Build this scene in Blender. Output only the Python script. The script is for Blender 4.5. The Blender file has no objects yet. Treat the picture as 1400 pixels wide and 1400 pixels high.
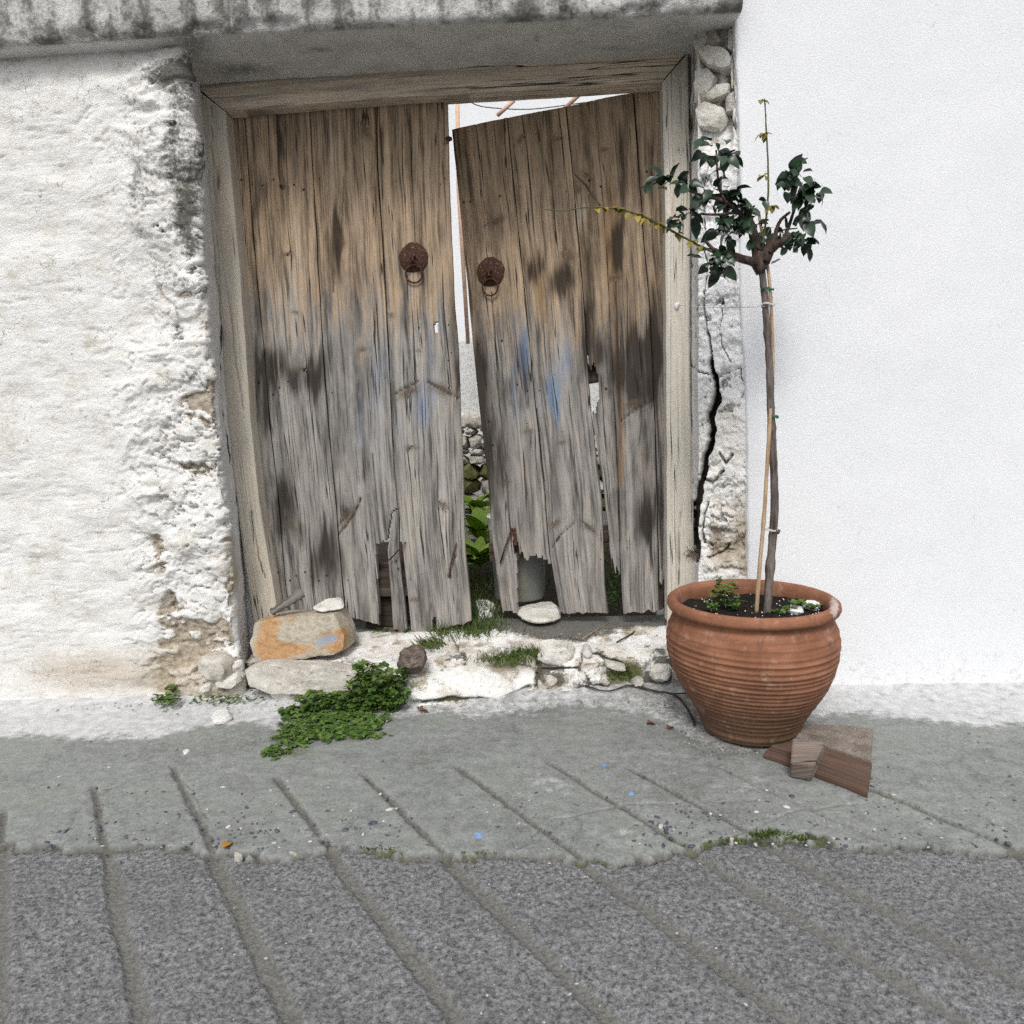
import bpy, bmesh, math, random
import numpy as np
from mathutils import Vector, Matrix

# ------------------------------------------------------------------ camera, sky, sun, exposure
scene = bpy.context.scene
COL = scene.collection
YAW, PITCH, ROLL, EYE = math.radians(3.0), math.radians(7.3), math.radians(2.1), 1.05
_F = np.array([-math.sin(YAW)*math.cos(PITCH), math.cos(YAW)*math.cos(PITCH), -math.sin(PITCH)])
_R0 = np.cross(_F, [0, 0, 1.0]); _R0 /= np.linalg.norm(_R0); _U0 = np.cross(_R0, _F)
_R = math.cos(ROLL)*_R0 - math.sin(ROLL)*_U0
_U = math.sin(ROLL)*_R0 + math.cos(ROLL)*_U0
FPX = 1400*24.0/36.0
EYEP = np.array([0, 0, EYE])
cd = bpy.data.cameras.new('camera'); cam = bpy.data.objects.new('camera', cd); COL.objects.link(cam)
cd.sensor_fit = 'HORIZONTAL'; cd.sensor_width = 36; cd.lens = 24; cd.clip_start = 0.05; cd.clip_end = 500
cam.matrix_world = Matrix(((_R[0], _U[0], -_F[0], 0), (_R[1], _U[1], -_F[1], 0), (_R[2], _U[2], -_F[2], EYE), (0, 0, 0, 1)))
cd.dof.use_dof = True; cd.dof.focus_distance = 2.65; cd.dof.aperture_fstop = 5.0
scene.camera = cam
scene.cycles.max_bounces = 6; scene.cycles.diffuse_bounces = 3; scene.cycles.glossy_bounces = 2; scene.cycles.use_denoising = False

SUN_EL, SUN_AZ = math.radians(50), math.radians(184)       # veiled sun behind the camera
w = bpy.data.worlds.new('World'); scene.world = w; w.use_nodes = True
nt = w.node_tree; nt.nodes.clear()
sky = nt.nodes.new('ShaderNodeTexSky'); sky.sky_type = 'NISHITA'; sky.sun_disc = False
sky.sun_elevation = SUN_EL; sky.sun_rotation = SUN_AZ; sky.dust_density = 4.0; sky.air_density = 1.0; sky.ozone_density = 1.0
hs = nt.nodes.new('ShaderNodeHueSaturation'); hs.inputs['Saturation'].default_value = 0.22
bg = nt.nodes.new('ShaderNodeBackground'); bg.inputs['Strength'].default_value = 0.115
wo = nt.nodes.new('ShaderNodeOutputWorld')
nt.links.new(sky.outputs[0], hs.inputs['Color']); nt.links.new(hs.outputs[0], bg.inputs[0]); nt.links.new(bg.outputs[0], wo.inputs[0])
sl = bpy.data.lights.new('sun', 'SUN'); sl.energy = 1.2; sl.angle = math.radians(15); sl.color = (1.0, 0.97, 0.92)
so = bpy.data.objects.new('sun', sl); COL.objects.link(so)
sd = Vector((math.sin(SUN_AZ)*math.cos(SUN_EL), math.cos(SUN_AZ)*math.cos(SUN_EL), math.sin(SUN_EL)))
so.rotation_euler = sd.to_track_quat('Z', 'Y').to_euler(); so.location = (0, -3, 6)
vs = scene.view_settings; vs.view_transform = 'Standard'; vs.look = 'None'; vs.gamma = 1; vs.exposure = 0.33
vs.use_curve_mapping = False

# ------------------------------------------------------------------ numeric helpers
def P(px, py, Y=None, Z=None, plane=None):
    """point of the place seen at photo position px,py on the plane Y=, Z= or (point, normal)"""
    d = _F + _R*((px-700)/FPX) - _U*((py-700)/FPX)
    if Y is not None: t = Y/d[1]
    elif Z is not None: t = (Z-EYE)/d[2]
    else:
        p, n = plane; t = np.dot(np.asarray(p)-EYEP, n)/np.dot(d, n)
    return EYEP + d*t
def Parr(px, py, point, normal):
    d = _F + _R*((px-700)/FPX)[..., None] - _U*((py-700)/FPX)[..., None]
    n = np.asarray(normal, float); t = np.dot(np.asarray(point)-EYEP, n)/(d@n)
    return EYEP + d*t[..., None]
def pix(V):
    q = V - EYEP; z = q@_F
    z = np.where(np.abs(z) < 1e-3, 1e-3, z)
    return 700+FPX*(q@_R)/z, 700-FPX*(q@_U)/z

def _h(ix, iy, iz, s):
    n = (ix*374761393 + iy*668265263 + iz*2147483647*0 + iz*1274126177 + s*974711) & 0xffffffff
    n = ((n ^ (n >> 13))*1274126177) & 0xffffffff
    n = (n ^ (n >> 16)) & 0xffffffff
    return n/2147483648.0 - 1.0
def vn(p, s=0):
    i = np.floor(p).astype(np.int64); f = p-i; f = f*f*f*(f*(f*6-15)+10)
    r = 0
    for dx in (0, 1):
        for dy in (0, 1):
            for dz in (0, 1):
                wgt = (f[..., 0] if dx else 1-f[..., 0])*(f[..., 1] if dy else 1-f[..., 1])*(f[..., 2] if dz else 1-f[..., 2])
                r = r + wgt*_h(i[..., 0]+dx, i[..., 1]+dy, i[..., 2]+dz, s)
    return r
def fbm(p, sc=1.0, o=4, s=0, gain=0.5):
    p = np.asarray(p, float)*sc; a = 1.0; r = 0; tot = 0
    for k in range(o):
        r = r + a*vn(p, s+k*17); tot += a; a *= gain; p = p*2.03+3.1
    return r/tot
def sst(a, b, x):
    t = np.clip((x-a)/(b-a), 0, 1); return t*t*(3-2*t)
def blobs(px, py, L):
    r = np.zeros_like(px)
    for cx, cy, rx, ry, a in L: r = r + a*np.exp(-((px-cx)/rx)**2-((py-cy)/ry)**2)
    return np.clip(r, 0, 1)
def pdist(px, py, pts):
    best = np.full(px.shape, 1e9)
    for (x0, y0), (x1, y1) in zip(pts[:-1], pts[1:]):
        dx, dy = x1-x0, y1-y0; L = dx*dx+dy*dy
        t = np.clip(((px-x0)*dx+(py-y0)*dy)/L, 0, 1)
        best = np.minimum(best, np.hypot(px-x0-t*dx, py-y0-t*dy))
    return best
def inpoly(px, py, poly):
    c = np.zeros(px.shape, bool); n = len(poly)
    for i in range(n):
        x0, y0 = poly[i]; x1, y1 = poly[(i+1) % n]
        if y0 == y1: continue
        cond = ((y0 > py) != (y1 > py)) & (px < (x1-x0)*(py-y0)/(y1-y0)+x0)
        c ^= cond
    return c

# ------------------------------------------------------------------ object helpers
def tag(o, label=None, cat=None, group=None, kind=None):
    if label: o['label'] = label
    if cat: o['category'] = cat
    if group: o['group'] = group
    if kind: o['kind'] = kind
    return o
def empty(name, loc=(0, 0, 0)):
    o = bpy.data.objects.new(name, None); COL.objects.link(o); o.location = loc; o.empty_display_size = 0.1
    return o
def setattrs(me, attrs):
    for k, a in (attrs or {}).items():
        a = np.asarray(a, np.float32)
        if a.ndim == 1:
            at = me.attributes.new(k, 'FLOAT', 'POINT'); at.data.foreach_set('value', a.ravel())
        else:
            at = me.attributes.new(k, 'FLOAT_VECTOR', 'POINT'); at.data.foreach_set('vector', a.ravel())
def link(name, me, mat, parent=None, smooth=True):
    if smooth:
        me.polygons.foreach_set('use_smooth', np.ones(len(me.polygons), bool))
    if mat: me.materials.append(mat)
    o = bpy.data.objects.new(name, me); COL.objects.link(o)
    if parent:
        o.parent = parent; o.matrix_parent_inverse = Matrix.Translation(parent.location).inverted()
    return o
def mk(name, V, Fc, mat, parent=None, smooth=True, attrs=None, kind=None):
    me = bpy.data.meshes.new(name); V = np.asarray(V)
    me.from_pydata(V.tolist(), [], [tuple(f) for f in Fc]); setattrs(me, attrs); me.update()
    o = link(name, me, mat, parent, smooth)
    if kind and parent: o['kind'] = kind
    return o
def gridfaces(nv, nu, flip=False):
    i, j = np.meshgrid(np.arange(nv-1), np.arange(nu-1), indexing='ij')
    a = (i*nu+j).ravel()
    f = np.stack([a, a+1, a+nu+1, a+nu], 1)
    return f[:, ::-1] if flip else f
def gridmesh(name, G, mat, parent=None, attrs=None, flip=False, smooth=True):
    nv, nu = G.shape[:2]; V = G.reshape(-1, 3); Fc = gridfaces(nv, nu, flip)
    me = bpy.data.meshes.new(name)
    me.vertices.add(len(V)); me.vertices.foreach_set('co', V.astype(np.float32).ravel())
    me.loops.add(len(Fc)*4); me.loops.foreach_set('vertex_index', Fc.astype(np.int32).ravel())
    me.polygons.add(len(Fc)); me.polygons.foreach_set('loop_start', np.arange(0, len(Fc)*4, 4, dtype=np.int32))
    setattrs(me, {k: (v.reshape(len(V), -1) if v.size != len(V) else v.reshape(len(V))) for k, v in (attrs or {}).items()})
    me.update(calc_edges=True); me.validate()
    return link(name, me, mat, parent, smooth)
def tube(name, pts, rad, mat, parent=None, sides=8, noise=0.0, seed=0, cap=True):
    pts = [np.asarray(p, float) for p in pts]; n = len(pts); V = []; Fc = []
    if np.isscalar(rad): rad = [rad]*n
    up = None
    for i in range(n):
        t = pts[min(i+1, n-1)]-pts[max(i-1, 0)]; t /= np.linalg.norm(t)+1e-12
        if up is None:
            up = np.cross(t, [0.3, 0.9, 0.2]); up /= np.linalg.norm(up)
        up = up-t*np.dot(up, t); up /= np.linalg.norm(up); b = np.cross(t, up)
        for k in range(sides):
            a = 2*math.pi*k/sides
            V.append(pts[i]+rad[i]*(math.cos(a)*up+math.sin(a)*b))
    for i in range(n-1):
        for k in range(sides):
            k2 = (k+1) % sides
            Fc.append((i*sides+k, i*sides+k2, (i+1)*sides+k2, (i+1)*sides+k))
    if cap:
        Fc.append(tuple(range(sides-1, -1, -1))); Fc.append(tuple((n-1)*sides+k for k in range(sides)))
    V = np.array(V)
    if noise:
        V = V+noise*np.stack([fbm(V, 40, 3, seed), fbm(V, 40, 3, seed+5), fbm(V, 40, 3, seed+9)], 1)
    return mk(name, V, Fc, mat, parent)
def smoothpts(pts, n=24):
    pts = np.asarray(pts, float); k = len(pts)
    if k < 3:
        return [pts[0]*(1-t)+pts[-1]*t for t in np.linspace(0, 1, n)]
    out = []
    for t in np.linspace(0, k-1-1e-9, n):
        i = int(t); f = t-i
        p0, p1, p2, p3 = pts[max(i-1, 0)], pts[i], pts[min(i+1, k-1)], pts[min(i+2, k-1)]
        out.append(0.5*((2*p1)+(-p0+p2)*f+(2*p0-5*p1+4*p2-p3)*f*f+(-p0+3*p1-3*p2+p3)*f**3))
    return out

# ------------------------------------------------------------------ material helpers
class NT:
    def __init__(s, name):
        s.m = bpy.data.materials.new(name); s.m.use_nodes = True; s.t = s.m.node_tree
        s.b = s.t.nodes['Principled BSDF']; s.b.inputs['Roughness'].default_value = 0.9
        s.b.inputs['Specular IOR Level'].default_value = 0.25
    def n(s, ty): return s.t.nodes.new(ty)
    def put(s, sock, v):
        if hasattr(v, 'links') or isinstance(v, bpy.types.NodeSocket): s.t.links.new(v, sock)
        elif isinstance(v, (tuple, list)):
            sock.default_value = (*v, 1.0) if (len(v) == 3 and len(sock.default_value) == 4) else v
        else: sock.default_value = v
    def attr(s, name, vec=False):
        a = s.n('ShaderNodeAttribute'); a.attribute_name = name
        return a.outputs['Vector'] if vec else a.outputs['Fac']
    def xyz(s, v):
        x = s.n('ShaderNodeSeparateXYZ'); s.put(x.inputs[0], v); return x.outputs
    def obj(s): return s.n('ShaderNodeTexCoord').outputs['Object']
    def pos(s): return s.n('ShaderNodeNewGeometry').outputs['Position']
    def map(s, v, sc=(1, 1, 1), loc=(0, 0, 0)):
        m = s.n('ShaderNodeMapping'); s.put(m.inputs[0], v); m.inputs['Scale'].default_value = sc; m.inputs['Location'].default_value = loc
        return m.outputs[0]
    def noise(s, v, sc, det=4, rough=0.55, dist=0.0):
        t = s.n('ShaderNodeTexNoise'); s.put(t.inputs['Vector'], v); t.inputs['Scale'].default_value = sc
        t.inputs['Detail'].default_value = det; t.inputs['Roughness'].default_value = rough; t.inputs['Distortion'].default_value = dist
        return t.outputs['Fac']
    def vor(s, v, sc, feat='F1', out='Distance'):
        t = s.n('ShaderNodeTexVoronoi'); s.put(t.inputs['Vector'], v); t.inputs['Scale'].default_value = sc; t.feature = feat
        return t.outputs[out]
    def math(s, op, a, b=0.0, clamp=False):
        m = s.n('ShaderNodeMath'); m.operation = op; m.use_clamp = clamp; s.put(m.inputs[0], a); s.put(m.inputs[1], b); return m.outputs[0]
    def rng(s, v, a, b, c=0.0, d=1.0):
        m = s.n('ShaderNodeMapRange'); m.interpolation_type = 'SMOOTHSTEP'; s.put(m.inputs[0], v)
        for i, q in enumerate((a, b, c, d)): m.inputs[i+1].default_value = q
        return m.outputs[0]
    def ramp(s, f, stops):
        r = s.n('ShaderNodeValToRGB'); s.put(r.inputs[0], f); e = r.color_ramp.elements
        while len(e) > 1: e.remove(e[-1])
        e[0].position = stops[0][0]; e[0].color = (*stops[0][1], 1)
        for p, c in stops[1:]:
            q = e.new(p); q.color = (*c, 1)
        return r.outputs[0]
    def mix(s, f, a, b, mode='MIX'):
        m = s.n('ShaderNodeMix'); m.data_type = 'RGBA'; m.blend_type = mode
        s.put(m.inputs['Factor'], f); s.put(m.inputs[6], a); s.put(m.inputs[7], b); return m.outputs[2]
    def bump(s, h, strength=0.5, dist=0.01, prev=None):
        b = s.n('ShaderNodeBump'); s.put(b.inputs['Height'], h); b.inputs['Strength'].default_value = strength; b.inputs['Distance'].default_value = dist
        if prev is not None: s.put(b.inputs['Normal'], prev)
        return b.outputs[0]
    def done(s, col, nrm=None, rough=None, spec=None):
        s.put(s.b.inputs['Base Color'], col)
        if nrm is not None: s.put(s.b.inputs['Normal'], nrm)
        if rough is not None: s.put(s.b.inputs['Roughness'], rough)
        if spec is not None: s.b.inputs['Specular IOR Level'].default_value = spec
        return s.m

def plain(name, col, var=0.25, sc=40, rough=0.85, bump=0.3, bd=0.003, spec=0.25):
    s = NT(name); v = s.pos(); n1 = s.noise(v, sc, 5); n2 = s.noise(v, sc*6, 3)
    f = s.math('ADD', s.math('MULTIPLY', n1, 0.7), s.math('MULTIPLY', n2, 0.3))
    c = s.ramp(f, [(0.25, tuple(max(0, x*(1-var*1.6)) for x in col)), (0.5, col), (0.75, tuple(min(1, x*(1+var)) for x in col))])
    return s.done(c, s.bump(f, bump, bd), rough, spec)

def mat_wood(name, brown, grey, paint=True, con=1.0):
    """weathered boards: colours follow the grain coordinate gc; m1 = blue paint, ochre, dark; m2 = brown, pale, knot"""
    s = NT(name); g = s.attr('gc', True)
    lo = s.noise(s.map(g, (18, 0.9, 7)), 1.0, 2, 0.55)
    mid = s.noise(s.map(g, (64, 1.5, 7)), 1.0, 3, 0.68)
    fi = s.noise(s.map(g, (175, 4.0, 7)), 1.0, 3, 0.78)
    bl2 = s.noise(s.map(g, (30, 5.0, 7), (1, 3, 8)), 1.0, 4, 0.65)          # blotches of weathering
    v = s.math('ADD', s.math('MULTIPLY', lo, 0.26), s.math('MULTIPLY', mid, 0.38))
    v = s.math('ADD', v, s.math('ADD', s.math('MULTIPLY', fi, 0.27), s.math('MULTIPLY', bl2, 0.29)))
    def q(c, k): return tuple(min(0.9, x*(1+(k-1)*con)) for x in c)
    def three(c): return [(0.44, q(c, .16)), (0.525, q(c, .5)), (0.60, q(c, .98)), (0.67, q(c, 1.32)), (0.75, q(c, 1.75))]
    m2 = s.xyz(s.attr('m2', True))
    col = s.mix(s.rng(s.math('ADD', m2[0], s.math('MULTIPLY', s.math('SUBTRACT', bl2, 0.5), 1.4)), 0.25, 0.75), s.ramp(v, three(grey)), s.ramp(v, three(brown)))
    ck = s.math('ABSOLUTE', s.math('SUBTRACT', s.noise(s.map(g, (44, 0.8, 7), (9, 4, 2)), 1.0, 2, 0.5), 0.5))
    ckm = s.math('MULTIPLY', s.rng(ck, 0.005, 0.018, 1, 0), s.rng(lo, 0.46, 0.56))
    if paint:
        m1 = s.xyz(s.attr('m1', True))
        st = s.math('ADD', s.math('MULTIPLY', s.math('SUBTRACT', mid, 0.5), 2.2), s.math('MULTIPLY', s.math('SUBTRACT', fi, 0.5), 1.6))
        bl = s.rng(s.math('ADD', m1[0], s.math('MULTIPLY', st, .9)), 0.15, 1.0)
        col = s.mix(s.math('MULTIPLY', bl, 0.8), col, s.ramp(fi, [(0.35, (0.075, 0.13, 0.235)), (0.65, (0.23, 0.32, 0.45))]))
        orr = s.rng(s.math('ADD', m1[1], s.math('MULTIPLY', st, .9)), 0.2, 1.0)
        col = s.mix(s.math('MULTIPLY', orr, 0.72), col, s.ramp(fi, [(0.3, (0.10, 0.05, 0.018)), (0.7, (0.38, 0.215, 0.085))]))
        dk = s.rng(s.math('ADD', m1[2], s.math('MULTIPLY', st, .75)), 0.25, 0.95)
        col = s.mix(s.math('MULTIPLY', dk, 0.92), col, (0.026, 0.019, 0.014))
        pl = s.rng(s.math('ADD', m2[1], s.math('MULTIPLY', st, .6)), 0.3, 0.85)
        col = s.mix(s.math('MULTIPLY', pl, 0.6), col, (0.50, 0.455, 0.385))
    col = s.mix(s.math('MULTIPLY', m2[2], 0.8), col, s.ramp(fi, [(0.35, (0.045, 0.03, 0.02)), (0.65, (0.19, 0.14, 0.095))]))
    col = s.mix(s.math('MULTIPLY', ckm, 0.9), col, (0.013, 0.010, 0.008))
    hgt = s.math('ADD', s.math('MULTIPLY', mid, 0.5), s.math('MULTIPLY', fi, 0.5))
    return s.done(col, s.bump(hgt, 0.9, 0.005), 0.88, 0.2)

M = {}
M['door'] = mat_wood('weathered door wood', (0.345, 0.258, 0.178), (0.29, 0.272, 0.252), con=1.12)
M['frame'] = mat_wood('pale painted frame wood', (0.60, 0.54, 0.445), (0.64, 0.61, 0.54), con=.32)
M['beam'] = mat_wood('brown beam wood', (0.66, 0.55, 0.43), (0.68, 0.61, 0.52), con=.65)
M['batten'] = mat_wood('dark batten wood', (0.06, 0.042, 0.03), (0.06, 0.048, 0.038))
M['plank'] = mat_wood('red brown plank wood', (0.13, 0.080, 0.06), (0.15, 0.115, 0.095), con=.6)
M['slabwood'] = mat_wood('grey brown plank wood', (0.20, 0.152, 0.125), (0.22, 0.185, 0.162), con=.6)
M['drift'] = mat_wood('grey driftwood', (0.17, 0.14, 0.115), (0.20, 0.18, 0.165), paint=False)

def mat_wall():
    """whitewash over rubble; w1 = plaster cover, dark lichen, crevices and pits, tan earth; w2 = smooth lime coat, moss, crack"""
    s = NT('whitewashed rubble'); v = s.pos()
    w1 = s.xyz(s.attr('w1', True)); w2 = s.xyz(s.attr('w2', True))
    n1 = s.noise(v, 9, 4, 0.62); n2 = s.noise(v, 48, 4, 0.65); n3 = s.noise(v, 170, 2, 0.65)
    white = s.ramp(s.math('ADD', s.math('MULTIPLY', n1, 0.6), s.math('MULTIPLY', n2, 0.4)), [(0.28, (0.47, 0.43, 0.36)), (0.37, (0.65, 0.625, 0.57)), (0.46, (0.755, 0.745, 0.72)), (0.62, (0.82, 0.82, 0.81))])
    smo = s.ramp(n1, [(0.3, (0.70, 0.71, 0.735)), (0.6, (0.82, 0.825, 0.84))])
    white = s.mix(w2[0], white, smo)
    bare = s.ramp(n2, [(0.3, (0.20, 0.165, 0.125)), (0.5, (0.38, 0.33, 0.265)), (0.7, (0.52, 0.475, 0.40))])
    col = s.mix(s.rng(s.math('ADD', w1[0], s.math('MULTIPLY', s.math('SUBTRACT', n3, 0.5), 0.6)), 0.3, 0.6), bare, white)
    tan = s.rng(s.math('ADD', w1[2], s.math('MULTIPLY', s.math('SUBTRACT', n2, 0.5), 1.0)), 0.3, 0.9)
    col = s.mix(s.math('MULTIPLY', tan, 0.75), col, s.ramp(n2, [(0.3, (0.34, 0.27, 0.19)), (0.7, (0.56, 0.49, 0.39))]))
    dk = s.rng(s.math('ADD', w1[1], s.math('MULTIPLY', s.math('SUBTRACT', s.noise(v, 70, 4, 0.72), 0.5), 1.5)), 0.3, 0.85)
    col = s.mix(s.math('MULTIPLY', dk, 0.9), col, s.ramp(n3, [(0.35, (0.028, 0.026, 0.02)), (0.65, (0.12, 0.115, 0.095))]))
    ms = s.rng(s.math('ADD', w2[1], s.math('MULTIPLY', s.math('SUBTRACT', n2, 0.5), 1.8)), 0.35, 0.85)
    col = s.mix(s.math('MULTIPLY', ms, 0.85), col, s.ramp(n3, [(0.35, (0.035, 0.05, 0.012)), (0.65, (0.14, 0.16, 0.04))]))
    col = s.mix(s.rng(w2[2], 0.35, 0.8), col, (0.03, 0.026, 0.02))  # crack insides painted near black, their shade put into the colour
    # hairline cracks in the lime coat
    hc = s.math('ABSOLUTE', s.math('SUBTRACT', s.noise(v, 7, 4, 0.62), 0.5))
    hm = s.math('MULTIPLY', s.rng(hc, 0.0015, 0.005, 1, 0), s.rng(s.noise(v, 5, 2), 0.5, 0.58))
    col = s.mix(s.math('MULTIPLY', hm, 0.6), col, (0.12, 0.105, 0.085))
    h = s.math('ADD', s.math('MULTIPLY', n2, 0.6), s.math('MULTIPLY', n3, 0.4))
    return s.done(col, s.bump(h, 0.8, 0.010), 0.93, 0.15)
M['wall'] = mat_wall()

def mat_stucco():
    s = NT('smooth white stucco'); v = s.pos()
    n1 = s.noise(v, 1.6, 5, 0.5); n2 = s.noise(v, 150, 4, 0.6); n3 = s.noise(v, 420, 3, 0.6)
    c = s.ramp(n1, [(0.35, (0.765, 0.785, 0.815)), (0.65, (0.80, 0.815, 0.84))])
    sp = s.rng(s.noise(v, 26, 6, 0.75), 0.68, 0.74)
    c = s.mix(s.math('MULTIPLY', sp, 0.2), c, (0.5, 0.47, 0.42))
    br_ = s.noise(s.map(v, (9, 9, 2.2)), 1.0, 3, 0.6)
    h = s.math('ADD', s.math('MULTIPLY', n2, 0.55), s.math('ADD', s.math('MULTIPLY', n3, 0.25), s.math('MULTIPLY', br_, 0.9)))
    hl = s.math('ABSOLUTE', s.math('SUBTRACT', s.noise(v, 4.5, 4, 0.6), 0.5))
    c = s.mix(s.math('MULTIPLY', s.math('MULTIPLY', s.rng(hl, 0.0008, 0.003, 1, 0), s.rng(br_, .5, .6)), 0.35), c, (0.4, 0.39, 0.37))
    sd_ = s.math('MULTIPLY', s.rng(s.xyz(v)[2], 0.03, 0.22, 1, 0), s.rng(s.noise(v, 34, 5, 0.75), 0.5, 0.68))
    c = s.mix(s.math('MULTIPLY', sd_, 0.45), c, (0.42, 0.39, 0.34))
    return s.done(c, s.bump(h, 0.5, 0.006), 0.9, 0.2)
M['stucco'] = mat_stucco()

def mat_lintel():
    s = NT('weathered lintel concrete'); v = s.pos()
    n1 = s.noise(v, 7, 6, 0.65); n2 = s.noise(v, 60, 5, 0.65); n3 = s.noise(s.map(v, (9, 9, 1.2)), 1.0, 5, 0.6)
    l1 = s.attr('lk')                     # 1 on the limed front, 0 on the rendered underside
    front = s.ramp(n2, [(0.3, (0.42, 0.41, 0.39)), (0.5, (0.66, 0.65, 0.63)), (0.68, (0.76, 0.755, 0.74))])
    under = s.ramp(n1, [(0.3, (0.52, 0.515, 0.49)), (0.5, (0.69, 0.685, 0.66)), (0.7, (0.78, 0.77, 0.74))])
    c = s.mix(l1, under, front)
    dk = s.rng(s.math('ADD', s.math('ADD', s.math('MULTIPLY', n3, 0.55), s.math('MULTIPLY', n1, 0.35)), s.math('MULTIPLY', n2, 0.35)), 0.54, 0.70)
    dk = s.math('MULTIPLY', dk, s.math('ADD', s.math('MULTIPLY', l1, 0.85), 0.12))
    dk = s.math('MAXIMUM', dk, s.math('MULTIPLY', s.attr('ld'), s.rng(n2, 0.3, 0.55)))
    c = s.mix(s.math('MULTIPLY', dk, 0.92), c, s.ramp(n2, [(0.4, (0.03, 0.03, 0.022)), (0.65, (0.12, 0.12, 0.10))]))
    return s.done(c, s.bump(s.math('ADD', n2, s.math('MULTIPLY', n1, 0.5)), 0.7, 0.012), 0.93, 0.15)
M['lintel'] = mat_lintel()

def mat_ground():
    """g1 = whitewash, rough near slab, groove; g2 = moss, dirt, spare"""
    s = NT('lane concrete'); v = s.pos()
    g1 = s.xyz(s.attr('g1', True)); g2 = s.xyz(s.attr('g2', True))
    n1 = s.noise(v, 3.5, 4, 0.65); n2 = s.noise(v, 26, 4, 0.7); n3 = s.noise(v, 110, 3, 0.7); n4 = s.noise(v, 300, 1, 0.6)
    far = s.ramp(s.math('ADD', s.math('MULTIPLY', n1, 0.30), s.math('ADD', s.math('MULTIPLY', n2, 0.32), s.math('MULTIPLY', n3, 0.38))),
                 [(0.35, (0.12, 0.125, 0.115)), (0.45, (0.20, 0.21, 0.20)), (0.53, (0.262, 0.275, 0.27)), (0.66, (0.37, 0.382, 0.385))])
    far = s.mix(s.math('MULTIPLY', s.rng(n1, 0.5, 0.66), 0.35), far, (0.185, 0.20, 0.15))
    lump = s.noise(v, 92, 2, 0.65)
    near = s.ramp(s.math('ADD', s.math('MULTIPLY', lump, 0.6), s.math('MULTIPLY', n4, 0.4)),
                  [(0.36, (0.06, 0.06, 0.062)), (0.45, (0.145, 0.147, 0.150)), (0.54, (0.216, 0.222, 0.230)), (0.66, (0.325, 0.332, 0.342))])
    near = s.mix(s.math('MULTIPLY', s.rng(n1, 0.42, 0.65), 0.3), near, (0.10, 0.10, 0.097))
    col = s.mix(g1[1], far, near)
    gr = s.mix(g1[1], s.ramp(n3, [(0.3, (0.06, 0.058, 0.05)), (0.5, (0.11, 0.107, 0.095)), (0.72, (0.22, 0.215, 0.195))]), s.ramp(n3, [(0.3, (0.11, 0.107, 0.095)), (0.5, (0.165, 0.16, 0.145)), (0.72, (0.24, 0.235, 0.22))]))
    col = s.mix(s.math('MULTIPLY', g1[2], 0.8), col, gr)
    ww = s.rng(s.math('ADD', g1[0], s.math('MULTIPLY', s.math('SUBTRACT', n2, 0.5), 1.1)), 0.25, 0.8)
    col = s.mix(s.math('MULTIPLY', ww, 0.92), col, s.ramp(n2, [(0.3, (0.42, 0.42, 0.42)), (0.6, (0.62, 0.625, 0.635))]))
    dd = s.rng(s.math('ADD', g2[1], s.math('MULTIPLY', s.math('SUBTRACT', n3, 0.5), 1.5)), 0.35, 0.9)
    col = s.mix(s.math('MULTIPLY', dd, 0.8), col, s.ramp(n3, [(0.3, (0.05, 0.043, 0.034)), (0.7, (0.17, 0.15, 0.125))]))
    ms = s.rng(s.math('ADD', g2[0], s.math('MULTIPLY', s.math('SUBTRACT', n3, 0.5), 1.7)), 0.4, 0.85)
    col = s.mix(s.math('MULTIPLY', ms, 0.85), col, s.ramp(n3, [(0.3, (0.025, 0.04, 0.01)), (0.7, (0.11, 0.13, 0.04))]))
    bp = s.rng(g2[2], 0.45, 0.6)
    col = s.mix(s.math('MULTIPLY', bp, s.rng(n3, 0.35, 0.5)), col, (0.20, 0.36, 0.68))
    h = s.math('ADD', s.math('MULTIPLY', n3, 0.5), s.math('MULTIPLY', n4, 0.5))
    hb = s.math('ADD', s.math('MULTIPLY', h, 0.5), s.math('MULTIPLY', s.math('MULTIPLY', lump, g1[1]), 1.6))
    return s.done(col, s.bump(hb, 0.8, 0.006), 0.88, 0.25)
M['ground'] = mat_ground()

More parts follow.
